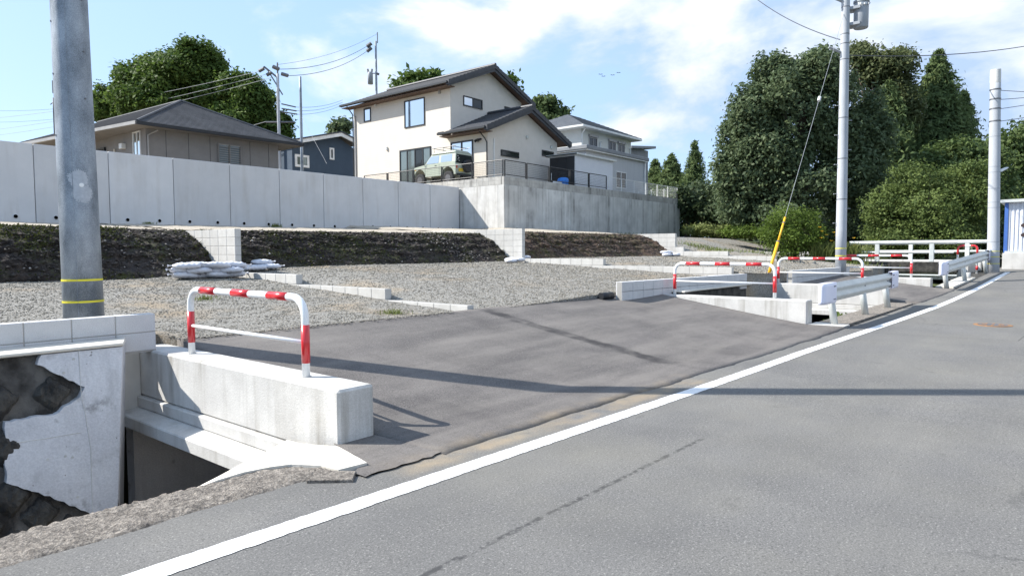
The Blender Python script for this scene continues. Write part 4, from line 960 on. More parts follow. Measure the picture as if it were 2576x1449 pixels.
for z, ln in ((9.35, .85), (7.75, .55)):
    q = p1(z); d_ = (-rgt+Vector((0, 0, .42))).normalized(); m = MB(); m.tube([q, q+d_*ln], .045, 4); m.build('cross_arm', 'transf', tp)
for k in range(2):
    q = p1(9.35)+(-rgt+Vector((0, 0, .42))).normalized()*(.30+.25*k); m = MB(); m.tube([q+Vector((0, 0, .05*j)) for j in range(9)], [.05, .07, .045, .07, .045, .07, .045, .07, .03], 12); m.build('insulator', 'ceramic', tp, smooth=True)
gb = atd(2119-1, 660, 21); gyb = onz(1933, 668, .95); gyb = np.array([18.6, 6.25, .93])
a0 = Vector(atd(1935, 655, 18.4)); a0.z = .85; a1 = Vector(p1(9.2))
gw_ = thing('guy_wire', 'steel guy wire with a yellow plastic guard anchored in the gravel', 'guy wire', tuple(a0))
m = MB(); m.tube([a0, a1], .0065, 6); m.build('wire', 'transf', gw_)
dd = (a1-a0); f1 = lambda z: a0+dd*((z-a0.z)/dd.z)
m = MB(); m.tube([f1(.86), f1(1.72)], .042, 14); m.build('guard_sleeve', 'orange', gw_, smooth=True)
m = MB(); m.tube([f1(1.70), f1(2.42)], .028, 14); m.build('guard_tube', 'orange', gw_, smooth=True)
for z in (1.71, 2.25): m = MB(); m.tube([f1(z), f1(z+.03)], .046 if z < 2 else .033, 12); m.build('clamp', 'bolt', gw_)
m = MB(); m.tube([f1(6.0), f1(6.12)], .05, 8); m.build('insulator', 'ceramic', gw_)

B2 = (30.2, 1.86, .60); T2 = (30.42, 2.02, 8.05)
rp_ = pole('utility_pole', 'stout concrete pole with a stained bare top at the end of the second guardrail', B2, T2, .195, .165, 'pole_conc')
band(rp_, B2, T2, .195, .165, 7.55, .48, 'conc_old', 'stained_top', .002)
for z in (6.15, 6.6, 6.95, 7.3): band(rp_, B2, T2, .195, .165, z, .04, 'bolt', 'strap', .012)
for z in (1.75, 3.0, 3.2, 3.7, 4.3, 4.5, 5.6): band(rp_, B2, T2, .195, .165, z, .018, 'transf', 'strap', .004)
for z in (.95, 1.2, 1.4): band(rp_, B2, T2, .195, .165, z, .02, 'yellow', 'tape_band')
q = Vector((30.25, 1.9, 4.35)); m = MB(); m.hexa([tuple(q+rgt*.18+Vector((0, -.04, -.03))), tuple(q+rgt*.42+Vector((0, -.04, .10))), tuple(q+rgt*.42+Vector((0, .04, .10))), tuple(q+rgt*.18+Vector((0, .04, -.03)))],
     [tuple(q+rgt*.18+Vector((0, -.04, .05))), tuple(q+rgt*.42+Vector((0, -.04, .14))), tuple(q+rgt*.42+Vector((0, .04, .14))), tuple(q+rgt*.18+Vector((0, .04, .05)))]); m.build('lamp_head', 'ceramic', rp_)

def far_pole(px, ytop, ybase, d, wpx, label, mat='pole_conc', z_ground=None):
    b = Vector(atd(px, ybase, d)); t = Vector(atd(px, ytop, d)); b.z = z_ground if z_ground is not None else b.z
    t.x, t.y = b.x, b.y; r = wpx*d/1673/2
    return pole('utility_pole', label, tuple(b), tuple(t), r*1.1, r*.8, mat), b, t
pD, bD, tD = far_pole(704, 190, 430, 52, 8.5, 'far concrete pole with a bracket of insulators between the taupe and navy houses', 'pole_conc', 4.42)
pE, bE, tE = far_pole(760, 197, 430, 40, 7.5, 'plain grey bare pole in front of the navy house', 'galv', 4.42)
pF, bF, tF = far_pole(950, 110, 430, 70, 6.0, 'far pole with a small transformer rising behind the cream house roof', 'galv', 4.99)
pG, bG, tG = far_pole(139, 248, 360, 60, 5.5, 'dark slim pole seen past the galvanised pole', 'wire', 4.42)
hz = Vector((right.x, right.y, 0)).normalized(); U = Vector((0, 0, 1))
def gear(root, p, items, mat='bolt'):
    for (nm, x0, z0, x1, z1, r) in items:
        m = MB(); m.tube([p+hz*x0+U*z0, p+hz*x1+U*z1], r, 8); m.build(nm, mat, root)
gear(pD, tD, [('spike', 0, 0, 0, .85, .06), ('cross_arm', 0, -.3, -1.05, .55, .07), ('brace', .35, -1.6, -.8, .35, .05), ('cross_arm', -1.0, -3.7, 1.25, -3.7, .07),
              ('insulator', -1.45, .20, -1.05, .42, .14), ('insulator', -.85, -.1, -.5, .1, .14), ('insulator', -.35, .55, .1, .35, .15), ('insulator', .3, .0, .8, -.15, .14),
              ('arm_cable', .25, -2.3, 1.35, -2.55, .05), ('arm_cable', .25, -2.65, 1.4, -2.85, .05), ('arm_cable', .2, -2.9, 1.45, -3.1, .05)])
gear(pF, tF, [('spike', .18, -.2, .18, .9, .05), ('insulator', -.95, -.55, -.45, -.2, .2), ('insulator', -.95, -1.05, -.45, -.65, .2), ('bracket_arm', 0, -3.3, -.5, -3.3, .05), ('strap', .0, -3.3, .3, -3.4, .12)])
ct = tF+hz*-.62+U*-4.4; m = MB(); m.tube([ct, ct+U*1.1, ct+U*1.25], [.27, .27, .2], 16); m.build('transformer_can', 'transf', pF, smooth=True)
for k in (-.2, .15): m = MB(); m.tube([ct+U*1.2+hz*k, ct+U*1.55+hz*k*1.3], .09, 8); m.build('bushing', 'bolt', pF)
gear(pG, tG, [('antenna_box', .06, .4, .06, 1.5, .12), ('cross_arm', -.3, -.6, .1, -.3, .04)], 'wire')
def wire(a, b, label, sag=.4, r=.014, mat='wire', n=14):
    a, b = Vector(a), Vector(b); pts = [a.lerp(b, k/n)-U*sag*4*(k/n)*(1-k/n) for k in range(n+1)]
    m = MB(); m.tube(pts, r, 5); o = m.build('overhead_wire', mat); return tag(o, label, 'wire', 'overhead wires')
wire(tD+U*.7, tF+U*.75+hz*.15, 'thin top wire strung from the insulator pole to the transformer pole', .5, .012)
wire(tD+hz*.1+U*.35, tF+hz*-.9+U*-.5, 'upper dark wire from the insulator pole to the transformer pole', .6, .022)
wire(tD+hz*.8+U*-.15, tF+hz*-.9+U*-1.0, 'lower dark wire from the insulator pole to the transformer pole', .6, .022)
wlab = ['uppermost pale wire crossing in front of the big round tree', 'middle pale wire crossing in front of the big round tree', 'lowest pale wire crossing in front of the big round tree']
for k, (px, py) in enumerate(((420, 356*1+14), (364, 412), (364, 424))):
    pts = [(-40, 300), (-40, 330), (-40, 345)][k]
    wire(tD+hz*(-1.4+.45*k)+U*(.2-.25*k), Vector(atd(pts[0], pts[1], 78)), wlab[k], .5, .018, 'wire_pale')
for k in range(3):
    wire(tD+hz*-1.0+U*(-3.65-.1*k-1.0*(k > 0)), Vector(atd(380, (356, 372, 385)[k], 62)), ['service wire running low from the cross arm towards the taupe roof', 'service wire sagging beneath the cross arm towards the taupe roof', 'lowest service wire towards the taupe roof'][k], .35, .02, 'wire_pale')
for k in range(3):
    wire(tD+hz*(1.35+.05*k)+U*(-2.55-.28*k), Vector(atd(862, (252, 258, 264)[k], 66)), ['top', 'middle', 'bottom'][k]+' wire of the three leading from the insulator pole to behind the cream house', .25, .014)
wire(tE+U*-2.3, Vector(atd(822, 412, 38)), 'stay wire slanting down beside the plain grey pole', .0, .008, 'wire_pale')
wire(p1(8.15), Vector(atd(1880, -20, 30)), 'dark cable dropping from the sky to the transformer pole', .25, .016)
wire(p1(7.7)+rgt*.15, Vector(atd(2700, 92, 30)), 'dark cable leaving the transformer pole past the concrete pole', .3, .016)
for k, z in enumerate((7.3, 6.95, 6.6, 6.15)):
    wire(Vector((30.35, 1.98, z)), Vector(atd(2720, (232, 228, 236, 268)[k], 28)), ['topmost', 'second', 'third', 'lowest'][k]+' cable strapped to the stout concrete pole', .05, .012)
for k in range(2):
    wire(tG+U*(-1.0-.9*k), Vector(atd(-60, 278+30*k, 58)), ['upper', 'lower'][k]+' faint wire leading from the slim dark pole', .1, .010)

# ------------------------------------------------------------------ houses
def window(root, plane, a0, a1, z0, z1, pos, frame='frame', pane='glass', n=1, fw=.06, depth=.05, name='window'):
    """window in a wall whose outside faces -X ('x') or -Y ('y'); frame ring part with pane sub-parts"""
    def bx(m, u0, u1, w0, w1, d0, d1):
        if plane == 'x': m.box(pos-d1, pos-d0, u0, u1, w0, w1)
        else: m.box(u0, u1, pos-d1, pos-d0, w0, w1)
    m = MB(); bx(m, a0, a0+fw, z0, z1, -.02, depth); bx(m, a1-fw, a1, z0, z1, -.02, depth); bx(m, a0+fw, a1-fw, z1-fw, z1, -.02, depth); bx(m, a0+fw, a1-fw, z0, z0+fw, -.02, depth)
    for k in range(1, n):
        c = a0+(a1-a0)*k/n; bx(m, c-fw*.6, c+fw*.6, z0+fw, z1-fw, -.02, depth*.8)
    fo = m.build(name, frame, root)
    panes = pane if isinstance(pane, (list, tuple)) else [pane]*n
    for k in range(n):
        c0 = a0+(a1-a0)*k/n+fw*.62; c1 = a0+(a1-a0)*(k+1)/n-fw*.62
        g = MB(); bx(g, c0, c1, z0+fw*.9, z1-fw*.9, .004, .014); go = g.build('pane', panes[k], root); go.parent = fo
    return fo
def gable_roof(root, xl, xr, y0, y1, zr_, slope, mat, thick=.16, rows=13, front_rake=True, soff='soffit', y_left=None, cap=True):
    """gable roof, ridge along Y; courses of tile built one strip per course, rake tiles along the front edge"""
    xc = (xl+xr)/2; half = (xr-xl)/2
    for sg in (-1, 1):
        ye = y1
        for k in range(rows):
            a, b = half*k/rows, half*(k+1)/rows+.04
            za, zb = zr_-slope*a, zr_-slope*b
            m = MB(); p = [(xc+sg*a, za-.03), (xc+sg*b, zb), (xc+sg*b, zb-.045), (xc+sg*a, za-.075)]
            m.prism(p, 'y', y0+.18, ye); m.build('tile_course', mat, root)
        m = MB(); m.prism([(xc, zr_-.08), (xc+sg*half, zr_-slope*half-.06), (xc+sg*half, zr_-slope*half-thick), (xc, zr_-thick-.03)], 'y', y0+.16, ye-.02); m.build('roof_deck', soff, root)
        if front_rake:
            for k in range(rows):
                a, b = half*k/rows, half*(k+1)/rows+.05; za, zb = zr_-slope*a+.03, zr_-slope*b+.075
                m = MB(); m.prism([(xc+sg*a, za), (xc+sg*b, zb), (xc+sg*b, zb-.27), (xc+sg*a, za-.24)], 'y', y0-.02+.004*(k % 2), y0+.2); m.build('rake_tile', mat, root)
            m = MB(); m.prism([(xc, zr_-.2), (xc+sg*half*.995, zr_-slope*half*.995-.16), (xc+sg*half*.995, zr_-slope*half*.995-.30), (xc, zr_-.38)], 'y', y0+.03, y0+.12); m.build('barge_board', mat, root)
    if cap:
        m = MB(); m.tube([(xc, y0-.03, zr_+.02), (xc, y1, zr_+.02)], .10, 10); m.build('ridge_cap', mat, root)
# cream two-storey house
ch = thing('house', 'cream two storey house with black tiled gables above the corner wall', 'house', (30.75, 30, 4.99))
m = MB(); m.prism([(27.5, 4.9), (34.0, 4.9), (34.0, 10.98), (30.75, 12.36), (27.5, 10.98)], 'y', 27.12, 35.95); m.build('upper_wall', 'render', ch)
m = MB(); m.box(27.488, 27.51, 27.10, 35.96, 4.9, 10.98); m.build('side_siding', 'siding', ch)
m = MB(); m.prism([(27.5, 4.9), (34.0, 4.9), (34.0, 8.15), (30.75, 9.53), (27.5, 8.15)], 'y', 24.29, 27.10); m.build('front_wing_wall', 'render', ch)
m = MB(); m.box(27.488, 27.51, 24.275, 27.098, 4.9, 8.14); m.build('wing_siding', 'siding', ch)
gable_roof(ch, 26.82, 34.68, 26.52, 36.4, 12.62, .42, 'roof')
gable_roof(ch, 26.82, 34.68, 23.69, 27.10, 9.80, .42, 'roof')
m = MB(); m.box(26.78, 27.42, 27.0, 27.42, 8.04, 8.20); m.build('eave_return', 'roof', ch)
for (x, y0, y1, z) in ((26.78, 26.6, 36.42, 10.93), (26.78, 23.8, 27.43, 8.12)):
    m = MB(); m.box(x-.09, x+.05, y0, y1, z-.10, z+.03); m.build('gutter', 'frame', ch, bevel=.015)
    m = MB(); m.box(x+.06, 27.48, y0+.1, y1-.05, z-.19, z-.16); m.build('soffit', 'soffit', ch)
window(ch, 'x', 34.18, 34.86, 9.78, 10.64, 27.488)
window(ch, 'x', 29.2, 30.98, 8.93, 10.55, 27.488)
window(ch, 'x', 28.71, 31.46, 5.30, 7.64, 27.488, n=4, pane=['glass_mid', 'glass_dark', 'glass_mid', 'glass_mid'], name='patio_window', fw=.08)
window(ch, 'x', 25.35, 27.08, 5.30, 7.66, 27.488, n=2, pane=['glass', 'glass'], name='patio_window', fw=.08)
window(ch, 'y', 28.57, 30.22, 9.95, 10.53, 27.12, n=2, pane=['glass', 'glass_dark'])
window(ch, 'y', 32.3, 33.5, 9.95, 10.51, 27.12, pane='glass_dark')
window(ch, 'y', 28.59, 30.19, 6.79, 7.14, 24.29, pane='glass_dark')
window(ch, 'y', 32.42, 33.6, 7.20, 7.55, 24.29, pane='glass_dark')
for nm, pts in (('downpipe', [(26.85, 35.8, 10.8), (27.4, 35.95, 10.4), (27.44, 35.98, 9.9), (27.44, 35.98, 5.0)]), ('downpipe', [(26.85, 24.4, 8.0), (27.3, 24.31, 7.6), (27.44, 24.3, 7.4), (27.44, 24.3, 5.0)])):
    m = MB(); m.tube(pts, .035, 8); m.build(nm, 'frame', ch)
m = MB(); m.box(27.41, 27.49, 35.72, 35.80, 5.0, 10.3); m.build('pipe_duct', 'gframe', ch)
m = MB(); m.box(27.95, 28.03, 24.22, 24.29, 5.0, 7.66); m.build('pipe_duct', 'wframe', ch)
for y, z in ((33.68, 10.72), (27.93, 10.66), (32.65, 7.9)):
    m = MB(); m.box(27.38, 27.49, y-.07, y+.07, z-.12, z+.10); m.build('vent_hood', 'wframe' if z > 10.7 or z < 8 else 'gframe', ch, bevel=.02)
for x, z in ((30.95, 8.12), (33.35, 7.82)):
    m = MB(); m.tube([(x, 24.20, z-.02), (x, 24.29, z)], [.09, .10], 14); m.build('vent_cap', 'galv_pale', ch, smooth=True)
sp = MB(); sp.tube([(27.42, 24.75, 7.62), (27.25, 24.82, 7.52)], [.05, .085], 10); sp.tube([(27.42, 24.95, 7.62), (27.28, 25.05, 7.50)], [.05, .085], 10); sp.box(27.40, 27.49, 24.72, 25.0, 7.58, 7.66); sp.build('twin_spotlight', 'frame', ch)
# taupe hip-roofed bungalow
th = thing('house', 'low taupe bungalow with a dark hipped shingle roof behind the panel wall', 'house', (15.5, 36, 4.42))
m = MB(); m.prism([(12.55, 31.0), (18.95, 31.0), (18.95, 43), (12.45, 43)], 'z', 4.3, 6.93); m.build('wall', 'greybrown', th)
ex0, ex1, ey0, ey1, ze = 11.95, 19.9, 30.3, 52.0, 7.02; xm = (ex0+ex1)/2; za = 9.0
A_ = (ex0, ey0, ze); B_ = (ex1, ey0, ze); Cc = (ex1, ey1, ze); D_ = (ex0, ey1, ze); D_ = (10.25, 43.5, ze); Cc = (ex1, 43.5, ze); R0 = (xm-.35, ey0+3.9, za); R1 = (15.0, 43.5, za)
def roof_plane(root, e0, e1, r0_, r1_, rows, mat, lift=.03, name='roof_course'):
    """stepped courses between an eave edge and a ridge edge"""
    e0, e1, r0_, r1_ = map(Vector, (e0, e1, r0_, r1_))
    nn = (e1-e0).cross(r0_-e0).normalized(); nn = nn if nn.z > 0 else -nn
    m = MB()
    for k in range(rows):
        a, b = k/rows, (k+1)/rows
        p = [e0.lerp(r0_, a)+nn*lift, e1.lerp(r1_, a)+nn*lift, e1.lerp(r1_, b), e0.lerp(r0_, b)]
        q = [e0.lerp(r0_, a), e1.lerp(r1_, a)]
        m.add(p+q, [(0, 1, 2, 3), (4, 5, 1, 0)])
    return m.build(name, mat, root)
roof_plane(th, A_, B_, R0, R0, 24, 'roof_brown', name='roof_slope'); roof_plane(th, D_, A_, R1, R0, 24, 'roof_brown', name='roof_slope'); roof_plane(th, B_, Cc, R0, R1, 24, 'roof_brown', name='roof_slope')
for p, q in ((A_, R0), (B_, R0), (R0, R1)):
    m = MB(); m.tube([Vector(p)+U*.04, Vector(q)+U*.04], .06, 6); m.build('ridge_cap', 'roof_brown', th)
m = MB(); m.box(ex0-.06, ex1+.06, ey0-.08, ey0+.05, ze-.13, ze+.02); m.build('gutter', 'blackmetal', th)
m = MB(); m.prism([(ex0-.09, ey0), (ex0+.04, ey0), (10.3, 43.5), (10.17, 43.5)], 'z', ze-.12, ze+.02); m.build('gutter', 'gframe', th)
m = MB(); m.box(ex1-.05, ex1+.06, ey0+.05, 43.5, ze-.13, ze+.02); m.build('gutter', 'blackmetal', th)
m = MB(); m.prism([(ex0+.05, ey0+.06), (ex1-.06, ey0+.06), (ex1-.06, 43.4), (10.32, 43.4)], 'z', ze-.12, ze-.07); m.build('soffit', 'greybrown', th)
w = window(th, 'y', 15.75, 16.92, 5.55, 6.62, 31.0, 'gframe', 'glass_mid', n=2)
m = MB()
for k in range(9): m.box(15.80, 16.87, 30.88, 30.90, 5.62+.105*k, 5.66+.105*k)
for x in (15.77, 16.33, 16.88): m.box(x-.02, x+.02, 30.9, 30.93, 5.55, 6.6)
lo = m.build('louvre_slats', 'greybrown', th)
window(th, 'x', 31.5, 32.3, 5.2, 6.85, 12.55, 'wframe', 'glass', n=2, fw=.05)
window(th, 'x', 35.4, 36.6, 4.9, 6.5, 12.5, 'frame', 'glass_dark', depth=.08)
m = MB(); m.tube([(12.62, 30.93, 4.42), (12.62, 30.93, 6.6), (12.9, 30.6, 6.8)], .035, 8); m.build('downpipe', 'gframe', th)
m = MB(); m.tube([(12.48, 34.3, 4.42), (12.48, 34.3, 6.3)], .05, 8); m.build('downpipe', 'cream', th)
m = MB(); m.box(12.33, 12.54, 33.1, 33.4, 6.2, 6.45); m.build('wall_lamp', 'ceramic', th, bevel=.02)
for x in (13.4, 14.4, 15.4, 17.4, 18.4): m = MB(); m.box(x-.008, x+.008, 30.992, 31.0, 4.4, 6.9); m.build('siding_joint', 'frame', th)
# navy house
Yb = 46.0
bl0, blp, bl1 = ony(722, 356, Yb), ony(846, 336, Yb), ony(905, 366, Yb)
bh = thing('house', 'navy blue sided house with white framed windows and a low gable', 'house', (float(blp[0]), Yb, 4.42))
wl_, wr_ = ony(735, 400, Yb)[0], ony(898, 400, Yb)[0]
m = MB(); m.prism([(wl_, 4.3), (wr_, 4.3), (wr_, bl1[2]-.5), (blp[0], blp[2]-.22), (wl_, bl0[2]-.25)], 'y', Yb, Yb+9); m.build('wall', 'blue', bh)
for p, q in ((bl0, blp), (bl1, blp)):
    m = MB(); m.prism([(p[0], p[2]-.02), (q[0], q[2]-.02), (q[0], q[2]-.30), (p[0], p[2]-.30)], 'y', Yb-.7, Yb-.55); m.build('white_barge', 'wframe', bh)
    m = MB(); m.prism([(p[0], p[2]+.10), (q[0], q[2]+.10), (q[0], q[2]-.02), (p[0], p[2]-.02)], 'y', Yb-.75, Yb+9.5); m.build('roof', 'roof', bh)
a, b = ony(741, 388, Yb), ony(777, 420, Yb); window(bh, 'y', a[0], b[0], b[2]-.1, a[2], Yb, 'wframe', 'glass_mid', fw=.18, depth=.08)
a, b = ony(828, 372, Yb), ony(840, 403, Yb); window(bh, 'y', a[0], b[0], b[2], a[2], Yb, 'wframe', 'glass_dark', fw=.13, depth=.08)
# pale house with lower grey block
wh_ = thing('house', 'pale two storey house with grey hipped roof and a flat grey annexe', 'house', (45, 30, 4.99))
m = MB(); m.box(39.9, 48.55, 26.0, 34, 4.9, 8.62); m.build('annexe_wall', 'greywall', wh_)
m = MB(); m.box(39.65, 48.8, 25.75, 34.2, 8.623, 8.90); m.build('annexe_roof_edge', 'roof_grey', wh_, bevel=.03)
m = MB(); m.box(39.72, 48.72, 25.80, 34.1, 8.55, 8.62); m.build('annexe_trim', 'wframe', wh_)
window(wh_, 'y', 43.95, 45.5, 6.2, 7.45, 26.0, 'wframe', 'glass_dark', n=2)
m = MB(); m.box(48.35, 48.50, 25.9, 25.99, 5.0, 8.5); m.build('downpipe', 'wframe', wh_)
m = MB(); m.box(43.05, 50.7, 28.5, 35.2, 8.6, 10.88); m.build('upper_wall', 'whitewall', wh_)
E0, E1, E2, E3 = (42.35, 27.85, 10.95), (51.35, 27.85, 10.95), (51.35, 36, 10.95), (42.35, 36, 10.95); R0 = (46.2, 31.9, 12.75); R1 = (47.5, 31.9, 12.75)
roof_plane(wh_, E0, E1, R0, R1, 14, 'roof_grey', .05, 'roof_slope'); roof_plane(wh_, E3, E0, R0, R0, 14, 'roof_grey', .05, 'roof_slope'); roof_plane(wh_, E1, E2, R1, R1, 14, 'roof_grey', .05, 'roof_slope'); roof_plane(wh_, E2, E3, R1, R0, 14, 'roof_grey', .05, 'roof_slope')
m = MB(); m.box(42.3, 51.4, 27.8, 36.05, 10.78, 10.94); m.build('eave_fascia', 'wframe', wh_, bevel=.02)
for x0, x1 in ((44.1, 45.3), (47.0, 48.15), (48.5, 49.6)):
    window(wh_, 'y', x0, x1, 9.45, 10.30, 28.5, 'gframe', 'glass_dark', n=2)
    m = MB(); m.box(x0-.05, x1+.05, 28.36, 28.5, 10.32, 10.50); m.build('shutter_box', 'gframe', wh_)
for pts in ([(42.9, 28.0, 10.75), (43.1, 28.45, 10.4), (43.1, 28.45, 8.9)], [(45.9, 28.42, 10.1), (45.7, 28.42, 10.1), (45.7, 28.42, 8.9)], [(50.3, 28.42, 10.1), (50.5, 28.42, 10.1), (50.5, 28.42, 8.9)]):
    m = MB(); m.tube(pts, .05, 8); m.build('downpipe', 'wframe', wh_)
dk = thing('house', 'dark grey mono pitch house corner behind the pale house', 'house', (55, 30, 4.99))
m = MB(); m.box(53.0, 56.6, 30, 36, 4.9, 10.75); m.build('wall', 'roof_grey', dk)
m = MB(); m.prism([(52.6, 10.72), (57.2, 11.2), (57.2, 10.98), (52.6, 10.5)], 'y', 29.5, 36.4); m.build('roof', 'roof_grey', dk)
# storage shed on the corner plot
ss = thing('storage_shed', 'dark fronted steel storage shed with pale side behind the black fence', 'shed', (33.4, 22.6, 5.0))
m = MB(); m.box(32.12, 36.2, 21.62, 23.45, 4.99, 6.98); m.build('side_panel', 'corr', ss)
for k in range(3): m = MB(); m.box(32.09, 32.12, 21.66+.6*k, 22.25+.6*k, 5.03, 6.93); m.build('door_panel', 'blackmetal', ss)
m = MB(); m.box(31.95, 36.4, 21.45, 23.65, 6.983, 7.09); m.build('roof', 'galv_pale', ss, bevel=.015)
m = MB(); m.box(31.93, 31.95, 21.45, 23.65, 7.0, 7.06); m.build('roof_stripe', 'blackmetal', ss)
m = MB(); m.box(32.085, 32.11, 21.62, 21.68, 4.99, 6.98); m.build('corner_post', 'wframe', ss)
m = MB(); m.tube([(32.05, 23.30, 5.65), (32.05, 23.30, 6.05)], .018, 8); m.build('door_handle', 'wframe', ss)
tp_ = bag_mesh(21, .95, .75, .62); tp_.materials.clear(); tp_.materials.append(MT['bluesheet'])
o = link('tarp_bundle', tp_, None, None, (31.3, 21.9, 5.28)); tag(o, 'bright blue tarp bundle in front of the dark shed', 'tarp'); o.rotation_euler = (0, .3, .4)
m = MB(); m.box(30.3, 30.75, 21.6, 21.95, 4.995, 5.35); tag(m.build('storage_box', 'ceramic', bevel=.03), 'small white storage box beside the blue tarp', 'box')
m = MB(); m.box(26.4, 26.85, 23.2, 23.5, 4.995, 5.1); m.build('x', 'wframe').name = 'planter_block'; tag(bpy.data.objects['planter_block'], 'small white block lying by the fence behind the corner', 'block')

# ------------------------------------------------------------------ off-road car parked along the fence
cr = thing('off_road_car', 'pale green off road car with roof rack and spare wheel by the cream house', 'car', (25.9, 26.1, 4.99))
yr0, zg = 24.5, 4.99; xa, xb = 25.2, 26.6
def arc(cu, cz, r, a0, a1, n=9): return [(cu+r*math.cos(a0+(a1-a0)*k/n), cz+r*math.sin(a0+(a1-a0)*k/n)) for k in range(n+1)]
prof = [(0, .52)]+arc(.58, .50, .44, math.pi, 0)+[(1.05, .50), (2.28, .50)]+arc(2.74, .50, .44, math.pi, 0)+[(3.22, .55), (3.24, .95), (3.16, 1.07), (2.38, 1.16), (.04, 1.16), (0, 1.0)]
m = MB(); m.prism([(yr0+u, zg+z) for u, z in prof], 'x', xa, xb); m.build('body', 'carpaint', cr, bevel=.012)
def frus(u0, u1, v0, v1, z0, z1, inset, name, mat, bev=.03):
    m = MB(); m.hexa([(xa+.02, yr0+u0, zg+z0), (xb-.02, yr0+u0, zg+z0), (xb-.02, yr0+u1, zg+z0), (xa+.02, yr0+u1, zg+z0)],
                     [(xa+inset, yr0+v0, zg+z1), (xb-inset, yr0+v0, zg+z1), (xb-inset, yr0+v1, zg+z1), (xa+inset, yr0+v1, zg+z1)]); return m.build(name, mat, cr, bevel=bev)
frus(.02, 2.36, .06, 1.92, 1.163, 1.66, .10, 'cabin', 'carpaint', .02)
frus(.05, 1.9, .22, 1.72, 1.663, 1.84, .22, 'roof', 'carpaint', .05)
def sidewin(pts, nm):
    off = lambda z: xa+.02+(z-1.163)/(1.66-1.163)*.08-.008
    m = MB(); n = len(pts); m.add([(off(z), yr0+u, zg+z) for u, z in pts]+[(off(z)+.02, yr0+u, zg+z) for u, z in pts], [tuple(range(n)), tuple(range(n, 2*n))[::-1]]+[(i, (i+1) % n, n+(i+1) % n, n+i) for i in range(n)]); return m.build(nm, 'glass', cr)
sidewin([(1.30, 1.20), (2.22, 1.20), (1.92, 1.58), (1.30, 1.60)], 'front_side_window'); sidewin([(.32, 1.22), (1.12, 1.22), (1.12, 1.58), (.32, 1.60)], 'rear_side_window')
m = MB(); m.hexa([(xa+.06, yr0-.004, zg+1.12), (xb-.06, yr0-.004, zg+1.12), (xb-.06, yr0+.03, zg+1.12), (xa+.06, yr0+.03, zg+1.12)], [(xa+.14, yr0+.030, zg+1.58), (xb-.14, yr0+.030, zg+1.58), (xb-.14, yr0+.06, zg+1.58), (xa+.14, yr0+.06, zg+1.58)]); rwin = m.build('rear_window', 'glass_dark', cr)
for k, (dx, dz, sx_, sz_) in enumerate(((.14, .36, .05, .04), (.20, .26, .04, .06), (.13, .18, .05, .03), (.22, .12, .04, .03))):
    m = MB(); f_ = dz/.46; m.box(xa+.06+dx-sx_/2, xa+.06+dx+sx_/2, yr0-.004+.034*f_-.010, yr0-.004+.034*f_-.002, zg+1.12+dz-sz_/2, zg+1.12+dz+sz_/2); so_ = m.build('sticker', 'ceramic', cr); so_.parent = rwin
for u in (.58, 2.74):
    for x in (xa+.10, xb-.10):
        m = MB(); m.tube([(x-.10, yr0+u, zg+.36), (x-.085, yr0+u, zg+.36), (x+.085, yr0+u, zg+.36), (x+.10, yr0+u, zg+.36)], [.31, .36, .36, .31], 22); wo = m.build('wheel', 'tyre', cr)
        m = MB(); m.tube([(x-.105, yr0+u, zg+.36), (x+.105, yr0+u, zg+.36)], .19, 16); ro = m.build('rim', 'bolt', cr); ro.parent = wo
m = MB(); m.tube([(26.0, yr0-.24, zg+.98), (26.0, yr0-.22, zg+.98), (26.0, yr0-.04, zg+.98), (26.0, yr0-.02, zg+.98)], [.29, .335, .335, .29], 24); m.build('spare_wheel', 'tyre', cr)
m = MB(); m.box(xa+.22, xa+.54, yr0-.03, yr0-.012, zg+.68, zg+.84); m.build('number_plate', 'plate', cr)
m = MB(); m.box(xa+.03, xb-.03, yr0-.07, yr0-.003, zg+.46, zg+.58); m.build('rear_bumper', 'blackmetal', cr, bevel=.02)
m = MB(); m.box(xa+.06, xb-.06, yr0+3.243, yr0+3.36, zg+.52, zg+.66); m.build('front_bumper', 'blackmetal', cr, bevel=.02)
for z, nm, mt in ((.90, 'tail_lamp', 'red'),): m = MB(); m.box(xa+.04, xa+.13, yr0-.015, yr0-.002, zg+z-.06, zg+z+.06); m.build(nm, mt, cr)
m = MB(); m.box(xa-.012, xa-.002, yr0+3.02, yr0+3.12, zg+.92, zg+.97); m.build('side_indicator', 'orange', cr)
m = MB(); m.box(xa-.015, xa-.002, yr0+1.42, yr0+1.55, zg+1.05, zg+1.08); m.build('door_handle', 'blackmetal', cr)
for u in (1.22, 2.30): m = MB(); m.box(xa-.004, xa-.001, yr0+u-.006, yr0+u+.006, zg+.56, zg+1.15); m.build('door_gap', 'blackmetal', cr)
m = MB(); m.tube([(xa-.02, yr0+2.35, zg+1.15), (xa-.15, yr0+2.42, zg+1.22), (xa-.15, yr0+2.42, zg+1.42)], .02, 6); m.build('mirror', 'blackmetal', cr)
for y in (.30, 1.05, 1.75):
    m = MB(); m.tube([(xa+.18, yr0+y, zg+1.75), (xa+.14, yr0+y, zg+2.0), (xb-.14, yr0+y, zg+2.0), (xb-.18, yr0+y, zg+1.75)], .016, 6); m.build('rack_bar', 'bolt', cr)
for x in (xa+.14, xb-.14): m = MB(); m.tube([(x, yr0+.1, zg+2.02), (x, yr0+1.95, zg+2.02)], .018, 6); m.build('rack_rail', 'bolt', cr)

